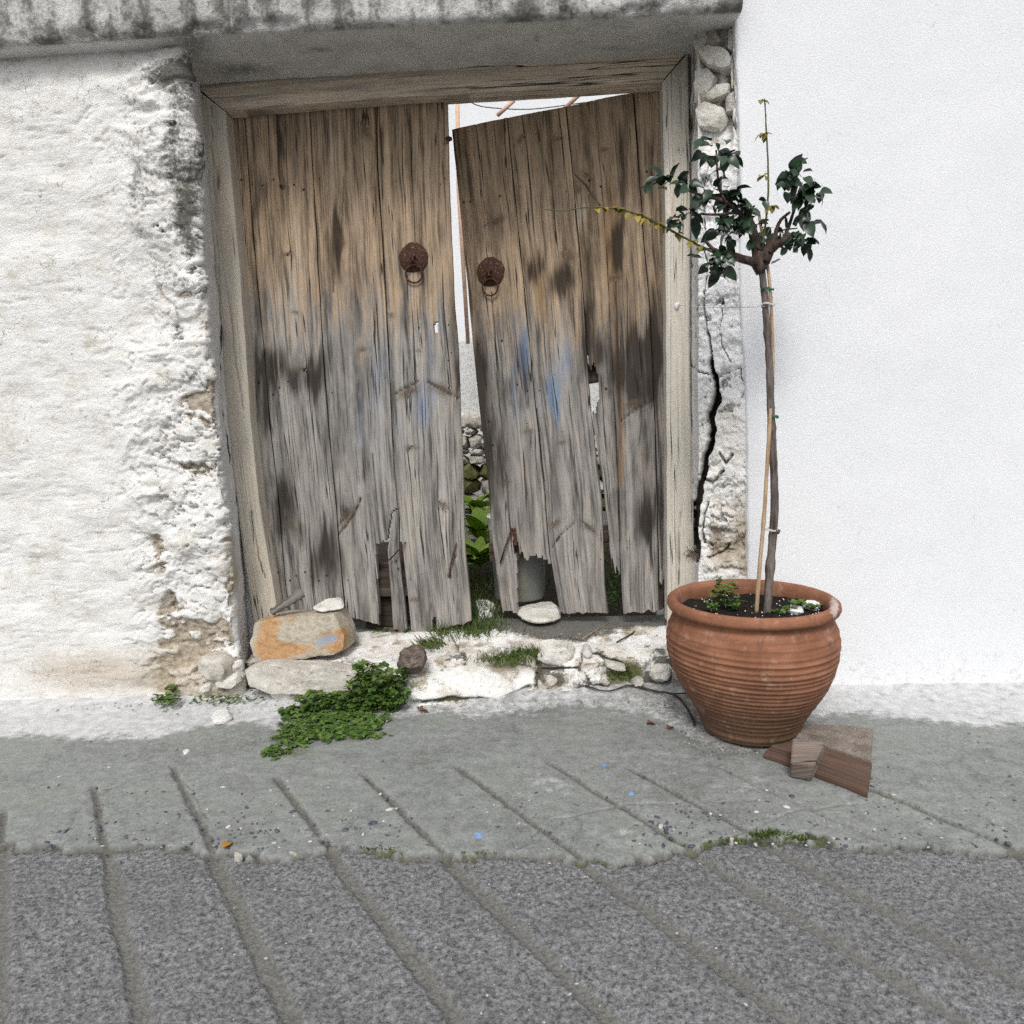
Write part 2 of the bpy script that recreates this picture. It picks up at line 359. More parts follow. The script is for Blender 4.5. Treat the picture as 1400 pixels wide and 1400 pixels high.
def mat_terracotta():
    s = NT('terracotta'); v = s.obj(); z = s.xyz(v)[2]
    n1 = s.noise(v, 9, 6, 0.6); n2 = s.noise(s.map(v, (6, 6, 70)), 1.0, 4, 0.6); n3 = s.noise(v, 160, 4, 0.65)
    f = s.math('ADD', s.math('MULTIPLY', n1, 0.5), s.math('ADD', s.math('MULTIPLY', n2, 0.35), s.math('MULTIPLY', n3, 0.15)))
    c = s.ramp(f, [(0.33, (0.135, 0.060, 0.034)), (0.45, (0.23, 0.100, 0.057)), (0.55, (0.295, 0.132, 0.076)), (0.68, (0.38, 0.19, 0.118))])
    # clay blended browner and darker towards the foot
    ft = s.rng(s.math('ADD', z, s.math('MULTIPLY', s.math('SUBTRACT', n1, 0.5), 0.16)), 0.06, 0.33, 1, 0)
    c = s.mix(s.math('MULTIPLY', ft, 0.8), c, s.ramp(n3, [(0.3, (0.065, 0.042, 0.028)), (0.7, (0.15, 0.09, 0.056))]))
    ws = s.math('MULTIPLY', s.rng(s.noise(s.map(v, (16, 16, 2.2)), 1.0, 4, 0.65), 0.52, 0.68), s.rng(n1, 0.35, 0.6))
    c = s.mix(s.math('MULTIPLY', ws, 0.55), c, (0.11, 0.06, 0.04))
    lb = s.math('MULTIPLY', s.rng(s.noise(v, 24, 5, 0.72), 0.55, 0.70), 0.34)
    c = s.mix(lb, c, (0.50, 0.38, 0.31))
    gm = s.math('MULTIPLY', s.rng(z, 0.012, 0.055, 1, 0), s.rng(n1, 0.4, 0.6))
    c = s.mix(s.math('MULTIPLY', gm, 0.8), c, (0.05, 0.055, 0.02))
    lm = s.rng(s.math('ADD', s.attr('lime'), s.math('MULTIPLY', s.math('SUBTRACT', s.noise(v, 45, 6, 0.75), 0.5), 1.4)), 0.5, 0.8)
    c = s.mix(s.math('MULTIPLY', lm, 0.75), c, (0.58, 0.50, 0.47))
    sp = s.rng(s.vor(v, 55), 0.06, 0.1, 1, 0)
    c = s.mix(s.math('MULTIPLY', sp, s.rng(n1, 0.5, 0.62)), c, (0.10, 0.05, 0.035))
    h = s.math('ADD', s.math('MULTIPLY', n2, 0.6), s.math('MULTIPLY', n3, 0.4))
    return s.done(c, s.bump(h, 0.5, 0.004), 0.82, 0.25)
M['clay'] = mat_terracotta()

def mat_rock(name, a, b, c3, sc=14):
    s = NT(name); v = s.pos(); n1 = s.noise(v, sc, 6, 0.62); n2 = s.noise(v, sc*7, 5, 0.65)
    f = s.math('ADD', s.math('MULTIPLY', n1, 0.6), s.math('MULTIPLY', n2, 0.4))
    c = s.ramp(f, [(0.33, a), (0.5, b), (0.66, c3)])
    return s.done(c, s.bump(f, 0.8, 0.012), 0.92, 0.2)
M['whitestone'] = mat_rock('limewashed stone', (0.36, 0.32, 0.26), (0.64, 0.615, 0.565), (0.76, 0.745, 0.71), 17)
M['palestone'] = mat_rock('pale bare stone', (0.30, 0.27, 0.22), (0.52, 0.49, 0.44), (0.66, 0.64, 0.60))
M['whitechip'] = mat_rock('white chip', (0.55, 0.54, 0.52), (0.72, 0.71, 0.69), (0.80, 0.79, 0.78), 30)
M['greystone'] = mat_rock('grey step stone', (0.14, 0.13, 0.105), (0.32, 0.305, 0.27), (0.55, 0.53, 0.49), 16)
M['brownstone'] = mat_rock('brown pitted stone', (0.055, 0.042, 0.034), (0.15, 0.12, 0.10), (0.30, 0.25, 0.22), 45)
M['slabstone'] = mat_rock('brown grey slab', (0.12, 0.095, 0.08), (0.22, 0.185, 0.16), (0.33, 0.29, 0.265), 22)
M['mossrock'] = mat_rock('mossy stone', (0.06, 0.075, 0.02), (0.15, 0.15, 0.06), (0.32, 0.28, 0.17), 20)
M['soil'] = mat_rock('dark soil', (0.018, 0.013, 0.009), (0.05, 0.038, 0.028), (0.11, 0.088, 0.065), 60)
M['potsoil'] = mat_rock('potting soil', (0.006, 0.005, 0.004), (0.018, 0.014, 0.011), (0.045, 0.035, 0.027), 70)
M['yardwall'] = mat_rock('rough grey yard render', (0.50, 0.50, 0.49), (0.70, 0.70, 0.69), (0.80, 0.80, 0.79), 30)

def mat_orange_rock():
    s = NT('orange stained rock'); v = s.pos(); n1 = s.noise(v, 11, 6, 0.6); n2 = s.noise(v, 55, 5, 0.65); n3 = s.noise(v, 160, 4, 0.6)
    r = s.xyz(s.attr('rk', True))
    base = s.ramp(n2, [(0.3, (0.30, 0.25, 0.18)), (0.5, (0.46, 0.41, 0.33)), (0.7, (0.56, 0.52, 0.45))])
    og = s.rng(s.math('ADD', r[0], s.math('MULTIPLY', s.math('SUBTRACT', n2, 0.5), 1.1)), 0.3, 0.75)
    c = s.mix(s.math('MULTIPLY', og, 0.85), base, s.ramp(n2, [(0.3, (0.36, 0.18, 0.065)), (0.7, (0.56, 0.33, 0.155))]))
    bl = s.rng(s.math('ADD', r[1], s.math('MULTIPLY', s.math('SUBTRACT', n2, 0.5), 1.1)), 0.4, 0.8)
    c = s.mix(s.math('MULTIPLY', bl, 0.7), c, (0.22, 0.34, 0.50))
    h = s.math('ADD', s.math('MULTIPLY', n1, 0.6), s.math('ADD', s.math('MULTIPLY', n2, 0.3), s.math('MULTIPLY', n3, 0.15)))
    return s.done(c, s.bump(h, 0.9, 0.014), 0.9, 0.2)
M['orangerock'] = mat_orange_rock()

def mat_rust():
    s = NT('rusty iron'); v = s.pos(); n = s.noise(v, 130, 6, 0.7); n2 = s.noise(v, 420, 3)
    c = s.ramp(n, [(0.35, (0.030, 0.014, 0.010)), (0.52, (0.06, 0.028, 0.019)), (0.60, (0.12, 0.048, 0.024)), (0.66, (0.40, 0.23, 0.15))])
    return s.done(c, s.bump(s.math('ADD', n, n2), 0.8, 0.003), 0.75, 0.3)
M['rust'] = mat_rust()

def mat_leaf(name, a, b, rough=0.42, sub=0.0):
    s = NT(name); oi = s.n('ShaderNodeObjectInfo').outputs['Random']; v = s.pos()
    n = s.noise(v, 60, 4)
    f = s.math('ADD', s.math('MULTIPLY', oi, 0.6), s.math('MULTIPLY', n, 0.4))
    c = s.ramp(f, [(0.2, a), (0.8, b)])
    m = s.done(c, None, rough, 0.4)
    if sub: s.b.inputs['Transmission Weight'].default_value = 0.0; s.b.inputs['Subsurface Weight'].default_value = 0.0
    return m
M['leaf'] = mat_leaf('dark glossy leaf', (0.008, 0.024, 0.014), (0.040, 0.075, 0.042), 0.33)
M['leafyellow'] = mat_leaf('yellowing leaf', (0.16, 0.14, 0.02), (0.30, 0.22, 0.03), 0.5)
M['leafbright'] = mat_leaf('bright broad leaf', (0.19, 0.34, 0.025), (0.36, 0.52, 0.07), 0.45)
def mat_foliage(name, stops):
    s = NT(name); n = s.noise(s.pos(), 55, 4, 0.6); k = s.attr('rnd')
    c = s.ramp(s.math('ADD', s.math('MULTIPLY', n, 0.45), s.math('MULTIPLY', k, 0.55)), stops)
    return s.done(c, None, 0.6, 0.3)
M['weed'] = mat_foliage('small weed leaves', [(0.2, (0.030, 0.065, 0.010)), (0.5, (0.065, 0.125, 0.022)), (0.8, (0.13, 0.21, 0.045))])
M['grass'] = mat_foliage('grass', [(0.2, (0.030, 0.055, 0.012)), (0.5, (0.07, 0.12, 0.024)), (0.8, (0.17, 0.19, 0.06))])
M['moss'] = mat_foliage('moss', [(0.2, (0.03, 0.045, 0.01)), (0.5, (0.06, 0.09, 0.02)), (0.8, (0.12, 0.14, 0.04))])
M['deadgrass'] = mat_foliage('dry roots', [(0.2, (0.07, 0.05, 0.035)), (0.5, (0.15, 0.11, 0.08)), (0.8, (0.27, 0.21, 0.16))])

def mat_bark(name, stops, sc=(70, 70, 12)):
    s = NT(name); v = s.pos(); n = s.noise(s.map(v, sc), 1.0, 5, 0.65); n2 = s.noise(v, 300, 3)
    return s.done(s.ramp(n, stops), s.bump(s.math('ADD', n, s.math('MULTIPLY', n2, 0.3)), 0.9, 0.004), 0.85, 0.25)
M['bark'] = mat_bark('grey bark', [(0.3, (0.045, 0.035, 0.03)), (0.5, (0.13, 0.105, 0.095)), (0.7, (0.26, 0.225, 0.21))])
M['branch'] = mat_bark('brown branch bark', [(0.3, (0.02, 0.013, 0.010)), (0.5, (0.06, 0.042, 0.034)), (0.7, (0.13, 0.095, 0.08))])
M['shoot'] = mat_bark('green shoot', [(0.3, (0.05, 0.07, 0.025)), (0.5, (0.10, 0.12, 0.05)), (0.7, (0.16, 0.15, 0.08))])
M['darktwig'] = mat_bark('dark twig', [(0.3, (0.018, 0.016, 0.015)), (0.5, (0.045, 0.04, 0.038)), (0.7, (0.09, 0.08, 0.075))])
M['bamboo'] = mat_bark('dry bamboo', [(0.3, (0.30, 0.20, 0.11)), (0.5, (0.44, 0.32, 0.20)), (0.7, (0.55, 0.43, 0.30))])
M['reed'] = plain('pinkish pole wood', (0.66, 0.44, 0.33), 0.2, 30)
M['bucket'] = plain('grey plastic', (0.17, 0.18, 0.165), 0.06, 6, 0.55, 0.05, 0.002, 0.4)
M['bucketwhite'] = plain('white plastic', (0.72, 0.73, 0.75), 0.05, 6, 0.4, 0.05, 0.002, 0.4)
M['print'] = plain('ochre print', (0.34, 0.25, 0.04), 0.2, 300)
M['string'] = plain('white string', (0.62, 0.62, 0.62), 0.1, 200)
M['greentie'] = plain('green tie', (0.03, 0.16, 0.09), 0.15, 200, 0.5)
M['perlite'] = plain('white foam chips', (0.80, 0.81, 0.82), 0.05, 100)
M['nail'] = plain('nail iron', (0.035, 0.026, 0.022), 0.4, 200, 0.7)
M['wire'] = plain('dark wire', (0.06, 0.05, 0.06), 0.2, 50)
def mat_pebble():
    s = NT('mixed pebbles'); k = s.attr('rnd'); n = s.noise(s.pos(), 200, 3)
    c = s.ramp(k, [(0.0, (0.065, 0.072, 0.105)), (0.45, (0.125, 0.135, 0.17)), (0.62, (0.15, 0.15, 0.16)), (0.72, (0.40, 0.395, 0.37)), (1.0, (0.66, 0.65, 0.62))])
    return s.done(s.mix(s.math('MULTIPLY', n, 0.4), c, s.mix(1.0, c, c, 'MULTIPLY')), s.bump(n, 0.3, 0.002), 0.6, 0.35)
M['pebble'] = mat_pebble()

# ------------------------------------------------------------------ the lane (ground)
YW = 2.55                                   # face of the street wall
GROOVES = [((240, 1047), (398, 1400)), ((386, 1060), (623, 1400)), ((497, 1054), (844, 1400)), ((630, 1044), (1079, 1396)),
           ((752, 1040), (1167, 1302)), ((861, 1048), (1167, 1215)), ((958, 1045), (1167, 1124))]
def build_ground():
    xs = np.concatenate([[-25, -12, -7, -4.5, -3.3], np.arange(-2.5, 1.95, 0.0052), [2.6, 3.5, 5, 8, 14, 25]])
    ys = np.concatenate([[-25, -12, -6, -3, -1, 0.2, 0.6], np.arange(0.95, 2.66, 0.0052), [2.72, 2.9, 3.2, 4, 6, 10, 25, 60]])
    X, Y = np.meshgrid(xs, ys); Z = np.zeros_like(X); G = np.stack([X, Y, Z], -1)
    px, py = pix(G)
    dense = (X > -2.55) & (X < 2.0) & (Y > 0.92) & (Y < 2.7)
    P3 = np.stack([X, Y, Z+7], -1)
    wob = fbm(P3, 9, 4, 3)
    # seam between the smoother apron and the rougher slab of the lane
    seam_px = np.array([-200, 233, 300, 390, 470, 560, 640, 700, 780, 850, 935, 962, 1030, 1100, 1166, 1500])
    seam_py = np.array([1150, 1156, 1160, 1171, 1154, 1166, 1164, 1166, 1174, 1174, 1158, 1150, 1139, 1142, 1152, 1165])
    sy = np.interp(px, seam_px, seam_py)+fbm(P3, 22, 4, 5, .6)*13
    rough = sst(-1.0, 1.5, py-sy)
    rough = np.where(Y < 0.9, 1.0, np.where(Y > 2.66, 0.0, rough))
    seamd = np.abs(py-sy-1)
    gro = np.zeros_like(X); grs = np.zeros_like(X)
    dirs = []
    for (a, b) in GROOVES:
        A = P(*a, Z=0); B = P(*b, Z=0); d = (B-A)[:2]; dirs.append(d/np.linalg.norm(d))
    dm = np.mean(dirs, 0); dm /= np.linalg.norm(dm); nm = np.array([-dm[1], dm[0]])
    offs = []
    for (a, b) in GROOVES:
        A = P(*a, Z=0)[:2]; B = P(*b, Z=0)[:2]; M_ = (A+B)/2
        offs.append((float(np.dot(M_, nm)), float(np.dot(A, dm)), a))
    step = np.mean(np.diff([o[0] for o in offs]))
    offs.insert(0, (offs[0][0]-step, offs[0][1]-0.02, None)); offs.insert(0, (offs[0][0]-step, offs[0][1]-0.02, None))
    offs.append((offs[-1][0]+step, offs[-1][1]+0.2, None))
    for k, (o, t0, a) in enumerate(offs):
        e = X*nm[0]+Y*nm[1]-o+0.006*fbm(P3, 6, 3, 40+k)+0.0025*fbm(P3, 60, 2, 60+k); t = X*dm[0]+Y*dm[1]
        wid = np.where(rough > 0.5, 0.0185, 0.0092)*(1+0.3*fbm(P3, 14, 2, 80+k))
        fade = sst(-0.03, 0.03, t-t0)*(0.35 if (k == len(offs)-2) else 1.0)
        m = (1-sst(wid*0.7, wid*1.08, np.abs(e)))*fade
        gro = np.maximum(gro, m)
    Z = -0.008*gro - 0.013*rough + 0.004*wob
    lump = fbm(P3, 88, 2, 11); lump2 = fbm(P3, 27, 2, 13)
    Z += rough*(1-gro)*(0.0030*lump+0.0012*lump2) + (1-rough)*(0.0022*fbm(P3, 40, 3, 15, .6)+0.0012*fbm(P3*np.array([1, 2.5, 1]), 14, 2, 16))
    Z -= 0.012*np.exp(-(seamd/2.2)**2)*(0.5+0.5*fbm(P3, 12, 2, 6))
    apc = np.zeros_like(X)
    for pl in ([(310, 1165), (318, 1142), (345, 1136), (366, 1136), (378, 1150), (376, 1166)], [(233, 1048), (262, 1075), (285, 1120)], [(700, 1165), (760, 1120), (850, 1100), (930, 1096)], [(1000, 1145), (1080, 1110), (1170, 1096)], [(80, 1155), (120, 1090), (190, 1060)]):
        apc = np.maximum(apc, (1-sst(.5, 1.6, pdist(px+6*fbm(P3, 20, 3, 95), py+5*fbm(P3, 20, 3, 96), pl)))*(1-rough))
    Z -= .005*apc
    Z = np.where(dense, Z, -0.006)
    # gentle rise of the limed foot to the wall
    Z += np.where(dense, 0.025*sst(2.42, 2.62, Y), 0)
    Z = np.where(Y > 2.68, -0.05, Z)
    G[..., 2] = Z
    # limewash spilled along the wall foot
    wl_px = np.array([-300, 100, 233, 330, 430, 560, 700, 800, 870, 930, 985, 1060, 1085, 1500])
    wl_py = np.array([1012, 1012, 1008, 990, 985, 986, 982, 975, 980, 1005, 1030, 1036, 990, 990])
    wy = np.interp(px, wl_px, wl_py)+fbm(P3, 7, 4, 21)*16
    ww = sst(12, -18, py-wy)*np.interp(px, [300, 560, 900, 1060, 1090], [0.95, 0.72, 0.5, 0.5, 0.85])
    ww = np.maximum(ww, blobs(px, py, [(760, 1075, 50, 14, .35), (730, 1060, 40, 10, .3), (860, 1140, 60, 18, .38), (1030, 1075, 60, 16, .35), (600, 1075, 60, 10, .2), (430, 1140, 40, 12, .25)]))
    moss = np.exp(-(seamd/3.2)**2)*np.clip(0.35+blobs(px, py, [(530, 1158, 40, 12, .5), (650, 1165, 40, 10, .4), (990, 1148, 60, 14, .8), (1110, 1142, 60, 12, .6), (820, 1172, 40, 8, .4)]), 0, 1)
    moss = np.maximum(moss, gro*(1-rough*0.45)*0.42*np.clip(0.6+fbm(P3, 8, 3, 90), 0, 1))
    moss = np.maximum(moss, blobs(px, py, [(470, 1000, 80, 22, .75), (400, 1030, 40, 12, .6), (1050, 1140, 30, 8, .8), (300, 1060, 70, 50, .22), (1095, 1240, 70, 40, .2)]))
    dirt_dark = blobs(px, py, [(960, 1010, 26, 14, .55), (1000, 1032, 40, 8, .6), (930, 960, 40, 12, .35), (850, 955, 90, 6, .5), (300, 965, 80, 8, .45), (560, 970, 90, 5, .4), (1060, 1040, 30, 6, .5)])
    dirt_dark = np.maximum(np.maximum(dirt_dark, np.exp(-(seamd/2.8)**2)*0.75), apc*.7)
    dirt_dark = np.maximum(dirt_dark, .33*sst(.1, .45, fbm(P3, 6, 4, 97))*(1-rough))
    pr = np.hypot(X-P(1025, 996, Z=0)[0], Y-P(1025, 996, Z=0)[1]); dirt_dark = np.maximum(dirt_dark, .62*sst(.27, .15, pr+.04*fbm(P3, 9, 3, 98)))  # ground darkened in a ring round the pot foot
    blue = np.zeros_like(X)
    for c in ((654, 1143, 9, 4), (863, 1086, 5, 3), (826, 1046, 4, 2.5), (831, 1062, 3, 2)):
        blue = np.maximum(blue, np.exp(-((px-c[0])/c[2])**2-((py-c[1])/c[3])**2+0.5*fbm(P3, 60, 2, 33)))
    blue = np.where(dense, blue, 0); ww = np.where(dense, ww, 0); moss = np.where(dense, moss, 0); dirt_dark = np.where(dense, dirt_dark, 0)
    o = gridmesh('ground', G, M['ground'], None, {'g1': np.stack([ww, rough, gro], -1), 'g2': np.stack([moss, dirt_dark, blue], -1)})
    tag(o, 'grey concrete lane scored with diagonal grooves, limewashed along the wall foot', 'pavement', kind='structure')
    return o
build_ground()
tag(mk('yard_soil', [(-4, 2.93, .10), (4, 2.93, .10), (4, 12, .14), (-4, 12, .14)], [(0, 1, 2, 3)], M['soil']), 'dark soil of the yard behind the gate', 'soil', kind='structure')

# ------------------------------------------------------------------ walls
XC = P(287, 480, Y=YW)[0]                 # corner of the left wall and its reveal
ZL = P(600, 26, Y=2.47)[2]                # underside of the lintel
def build_left_wall():
    fx = np.concatenate([[-6, -4, -3], np.arange(-2.45, P(140, 500, Y=YW)[0], 0.02), np.arange(P(140, 500, Y=YW)[0]+.006, XC-0.03, 0.0055)])
    path = [(x, YW) for x in fx]
    for a in np.linspace(0, math.pi/2, 6): path.append((XC-0.03+0.03*math.sin(a), YW+0.03-0.03*math.cos(a)))
    xr = P(303, 480, Y=2.83)[0]
    for t in np.linspace(0.06, 1, 26): path.append((XC+(xr-XC)*t, YW+0.03+(2.86-YW-0.03)*t))
    path += [(xr+.02, 2.862), (xr+.035, 2.864), (xr+.05, 2.866)]
    path = np.array(path); nu = len(path)
    zs = np.arange(-0.02, ZL+0.08, 0.0058); nv = len(zs)
    tg = np.gradient(path, axis=0); nrm = np.stack([tg[:, 1], -tg[:, 0]], 1); nrm /= np.linalg.norm(nrm, axis=1)[:, None]
    G = np.zeros((nv, nu, 3)); G[..., 0] = path[:, 0]; G[..., 1] = path[:, 1]; G[..., 2] = zs[:, None]
    px, py = pix(G)
    rev = sst(YW+0.02, YW+0.07, G[..., 1])
    Pn = G.copy(); Pn[..., 1] *= 0.6
    warp = Pn+0.05*np.stack([fbm(Pn, 6, 3, 1), fbm(Pn, 6, 3, 2), fbm(Pn, 6, 3, 3)], -1)
    low = fbm(warp, 3.2, 3, 4); med = fbm(warp, 11, 4, 5); fine = fbm(warp, 40, 3, 6)
    aw = warp*np.array([1, 1, 1.7])
    tr_ = fbm(aw, 4.5, 5, 8, .55)*5.0+7; fl = np.floor(tr_); ter = fl+sst(0.0, 0.10, tr_-fl)      # flaked coats in crisp steps
    tr2 = fbm(aw, 13, 4, 18, .55)*4.0+7; fl2 = np.floor(tr2); ter2 = fl2+sst(0.0, 0.12, tr2-fl2)
    pit = sst(0.34, 0.5, fbm(aw, 17, 4, 24, .6))
    cover = 1-sst(0.30, 0.42, -low*0.7+fbm(aw, 9, 5, 29, .6)*0.8)*sst(0.0, 0.3, fbm(Pn, 3, 2, 30)+0.2)
    crv = np.abs(fbm(aw, 4.2, 5, 22, .6)); crev = (1-sst(0.0, 0.022, crv))*sst(0.0, 0.25, fbm(Pn, 5, 2, 23))
    crev = np.maximum(crev, pit)
    upper = sst(520, 380, py)
    d = 0.034*low+0.0072*(ter-7)+0.0028*(ter2-7)+0.0012*fine-0.014*(1-cover)-0.018*crev
    calm = 0.3+0.7*sst(150, 225, px+25*low)         # farther left the lime coat is thick and even
    d = d*calm; cover = 1-(1-cover)*sst(.4, .9, calm); crev = crev*calm
    d = d*(1-0.85*rev)+rev*(0.002*fine)
    # rounded, bulging foot stones
    G[..., 0] += nrm[:, 0]*d; G[..., 1] += nrm[:, 1]*d
    dark = blobs(px, py, [(258, 275, 16, 40, .85), (245, 160, 18, 50, .55), (262, 335, 18, 18, .75), (240, 455, 14, 20, .6), (262, 515, 22, 16, .6), (285, 380, 8, 60, .45), (262, 590, 12, 22, .4), (240, 230, 20, 30, .5), (250, 110, 30, 25, .55), (190, 250, 40, 90, .5), (100, 180, 60, 90, .5), (60, 420, 40, 60, .4), (270, 210, 12, 40, .6), (248, 305, 14, 18, .6), (290, 300, 6, 50, .5)])
    dark = np.clip(dark*sst(.35, .8, calm)+upper*0.5*calm*sst(0.05, 0.35, fbm(aw, 5, 4, 44)), 0, 1)
    dark = np.maximum(dark, crev*0.8*(0.6+0.4*upper)); dark = np.clip(dark*(1-0.75*rev)+0.0, 0, 1)
    tan = blobs(px, py, [(300, 935, 60, 30, .85), (250, 920, 50, 40, .8), (280, 870, 50, 25, .35), (318, 790, 14, 40, .9), (312, 740, 8, 18, .8), (260, 780, 20, 15, .3), (250, 560, 25, 40, .2), (120, 920, 130, 45, .8)])
    tan = np.maximum(tan, sst(560, 760, py)*0.16*(1-rev))
    cov = np.maximum(cover, rev); cov = np.where(tan > 0.7, cov*0.8, cov)
    moss = blobs(px, py, [(255, 345, 10, 12, .55), (290, 955, 70, 12, .7), (240, 425, 10, 10, .5), (262, 300, 20, 30, .3)])
    crack = np.clip(1.3-pdist(px, py, [(302, 440), (303, 540), (318, 650), (333, 770), (342, 830)])/1.6, 0, 1)*sst(-0.1, 0.15, fbm(Pn, 9, 2, 77))
    o = gridmesh('rubble_wall', G, M['wall'], None, {'w1': np.stack([cov, dark, tan], -1), 'w2': np.stack([rev*0.9, moss, crack*0.8], -1)})
    tag(o, 'rough whitewashed rubble wall left of the gate, flaking and mossy in places', 'wall')
    return o
LW = build_left_wall()

PA = P(955, 420, Y=2.635); PB = P(1014, 420, Y=2.565)
_pd = np.array([PB[0]-PA[0], PB[1]-PA[1], 0]); _pd /= np.linalg.norm(_pd)
PIERN = np.array([-_pd[1], _pd[0], 0]); PIERN = PIERN if PIERN[1] < 0 else -PIERN
CRACK = [(960, 398), (966, 440), (972, 495), (977, 515), (979, 540), (972, 570), (975, 590), (968, 605), (964, 640), (958, 665), (951, 690), (950, 720), (950, 765)]
def build_pier():
    L = np.hypot(PB[0]-PA[0], PB[1]-PA[1])
    us = np.concatenate([np.linspace(-0.2, -0.004, 24), np.linspace(0, L+0.06, 100)]); zs = np.arange(-0.02, ZL+0.1, 0.0052)
    U, Zz = np.meshgrid(us, zs); G = PA[None, None]*np.array([1, 1, 0])+U[..., None]*_pd; G[..., 2] = Zz; G[..., 1] = np.maximum(G[..., 1], 2.572)
    neg = U < 0; G[..., 0] = np.where(neg, PA[0]+np.minimum(-U, .15)*.10-np.maximum(-U-.15, 0)*2.0, G[..., 0]); G[..., 1] = np.where(neg, PA[1]+np.minimum(-U*1.35, .235), G[..., 1])
    px, py = pix(G); Pn = G
    warp = Pn+0.03*np.stack([fbm(Pn, 9, 3, 1), fbm(Pn, 9, 3, 2), fbm(Pn, 9, 3, 3)], -1)
    low = fbm(warp, 5, 3, 31); med = fbm(warp, 16, 4, 32); fine = fbm(warp, 55, 3, 33)
    bare = sst(610, 690, py)*sst(958, 975, px+8*med)
    top = sst(215, 170, py)
    wx = px+5*fbm(Pn, 18, 3, 41); wy = py+5*fbm(Pn, 18, 3, 42)
    wd = np.interp(py, [395, 480, 520, 600, 650, 765], [1.6, 2.6, 5.4, 6.2, 7.2, 6.0])
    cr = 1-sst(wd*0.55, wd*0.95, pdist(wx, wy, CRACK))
    cr2 = np.zeros_like(px)
    for pl, wdt in (([(945, 500), (955, 508), (967, 508), (974, 513)], 1.7), ([(985, 620), (992, 635), (1000, 622)], 2.6), ([(966, 655), (975, 660), (988, 645)], 2.2), ([(966, 690), (964, 715), (960, 745)], 2.4), ([(1011, 505), (1012, 520), (1020, 530), (1012, 545)], 1.4), ([(1003, 120), (1005, 170), (1012, 190), (1010, 260)], 1.6), ([(985, 130), (1000, 165), (1008, 185)], 1.6), ([(968, 760), (985, 758), (995, 745)], 2.0), ([(966, 215), (962, 300), (966, 380), (960, 400)], 1.3), ([(990, 410), (985, 450), (990, 480), (1000, 495)], 0.9)):
        cr2 = np.maximum(cr2, 1-sst(wdt*0.4, wdt, pdist(wx, wy, pl)))
    flake = sst(0.06, 0.12, fbm(warp, 12, 4, 36)+0.12*fine)
    aw = warp*np.array([1, 1, 1.8]); pit_ = sst(.3, .45, fbm(aw, 15, 4, 39, .6)); t1 = fbm(aw, 7, 5, 37, .6)*5+7; f1 = np.floor(t1); ter = f1+sst(0, .1, t1-f1)-7
    d = 0.007*low+0.004*med*(1+2.2*bare)+0.0012*fine+0.003*flake+(0.0042+0.005*bare)*ter-0.014*pit_-0.012*bare-0.085*cr-0.02*cr2-0.05*top*sst(952, 960, px)*sst(1003, 996, px)
    d += bare*0.012*np.abs(fbm(warp*np.array([1, 1, 3.2]), 12, 4, 38))
    d = np.where(U < 0, d*.25, d); nn = np.where((U < 0)[..., None], np.array([-1.0, -.15, 0]), PIERN)
    G = G+nn*d[..., None]
    dark = np.maximum(blobs(px, py, [(997, 60, 8, 40, .9), (994, 115, 9, 20, .9), (985, 140, 10, 10, .8), (975, 85, 22, 14, .5), (968, 20, 40, 8, .8), (958, 240, 5, 60, .4), (1012, 330, 4, 120, .4), (968, 290, 10, 30, .35), (1015, 480, 6, 20, .3), (950, 760, 14, 12, .5), (1012, 765, 10, 16, .3)]), np.maximum(cr2*0.75, pit_*.6))
    tan = np.clip(bare*0.42+blobs(px, py, [(985, 760, 25, 14, .5), (1010, 590, 12, 14, .5), (1010, 720, 10, 26, .4), (985, 140, 16, 12, .5), (1005, 615, 10, 14, .5)]), 0, 1)
    cov = np.clip(0.95+0.6*med+0.3*low-0.45*bare-0.5*top, 0, 1)
    moss = blobs(px, py, [(988, 62, 6, 8, .8), (985, 150, 8, 10, .6), (1012, 735, 6, 20, .3)])
    sm = np.maximum(sst(600, 500, py)*sst(200, 260, py)*0.85, .5*(U < 0))
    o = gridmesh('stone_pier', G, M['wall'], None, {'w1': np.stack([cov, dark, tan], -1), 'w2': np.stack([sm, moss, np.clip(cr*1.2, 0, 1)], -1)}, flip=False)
    tag(o, 'cracked limewashed stone pier between the gate frame and the smooth white wall', 'pier')
    return o
PIER = build_pier()

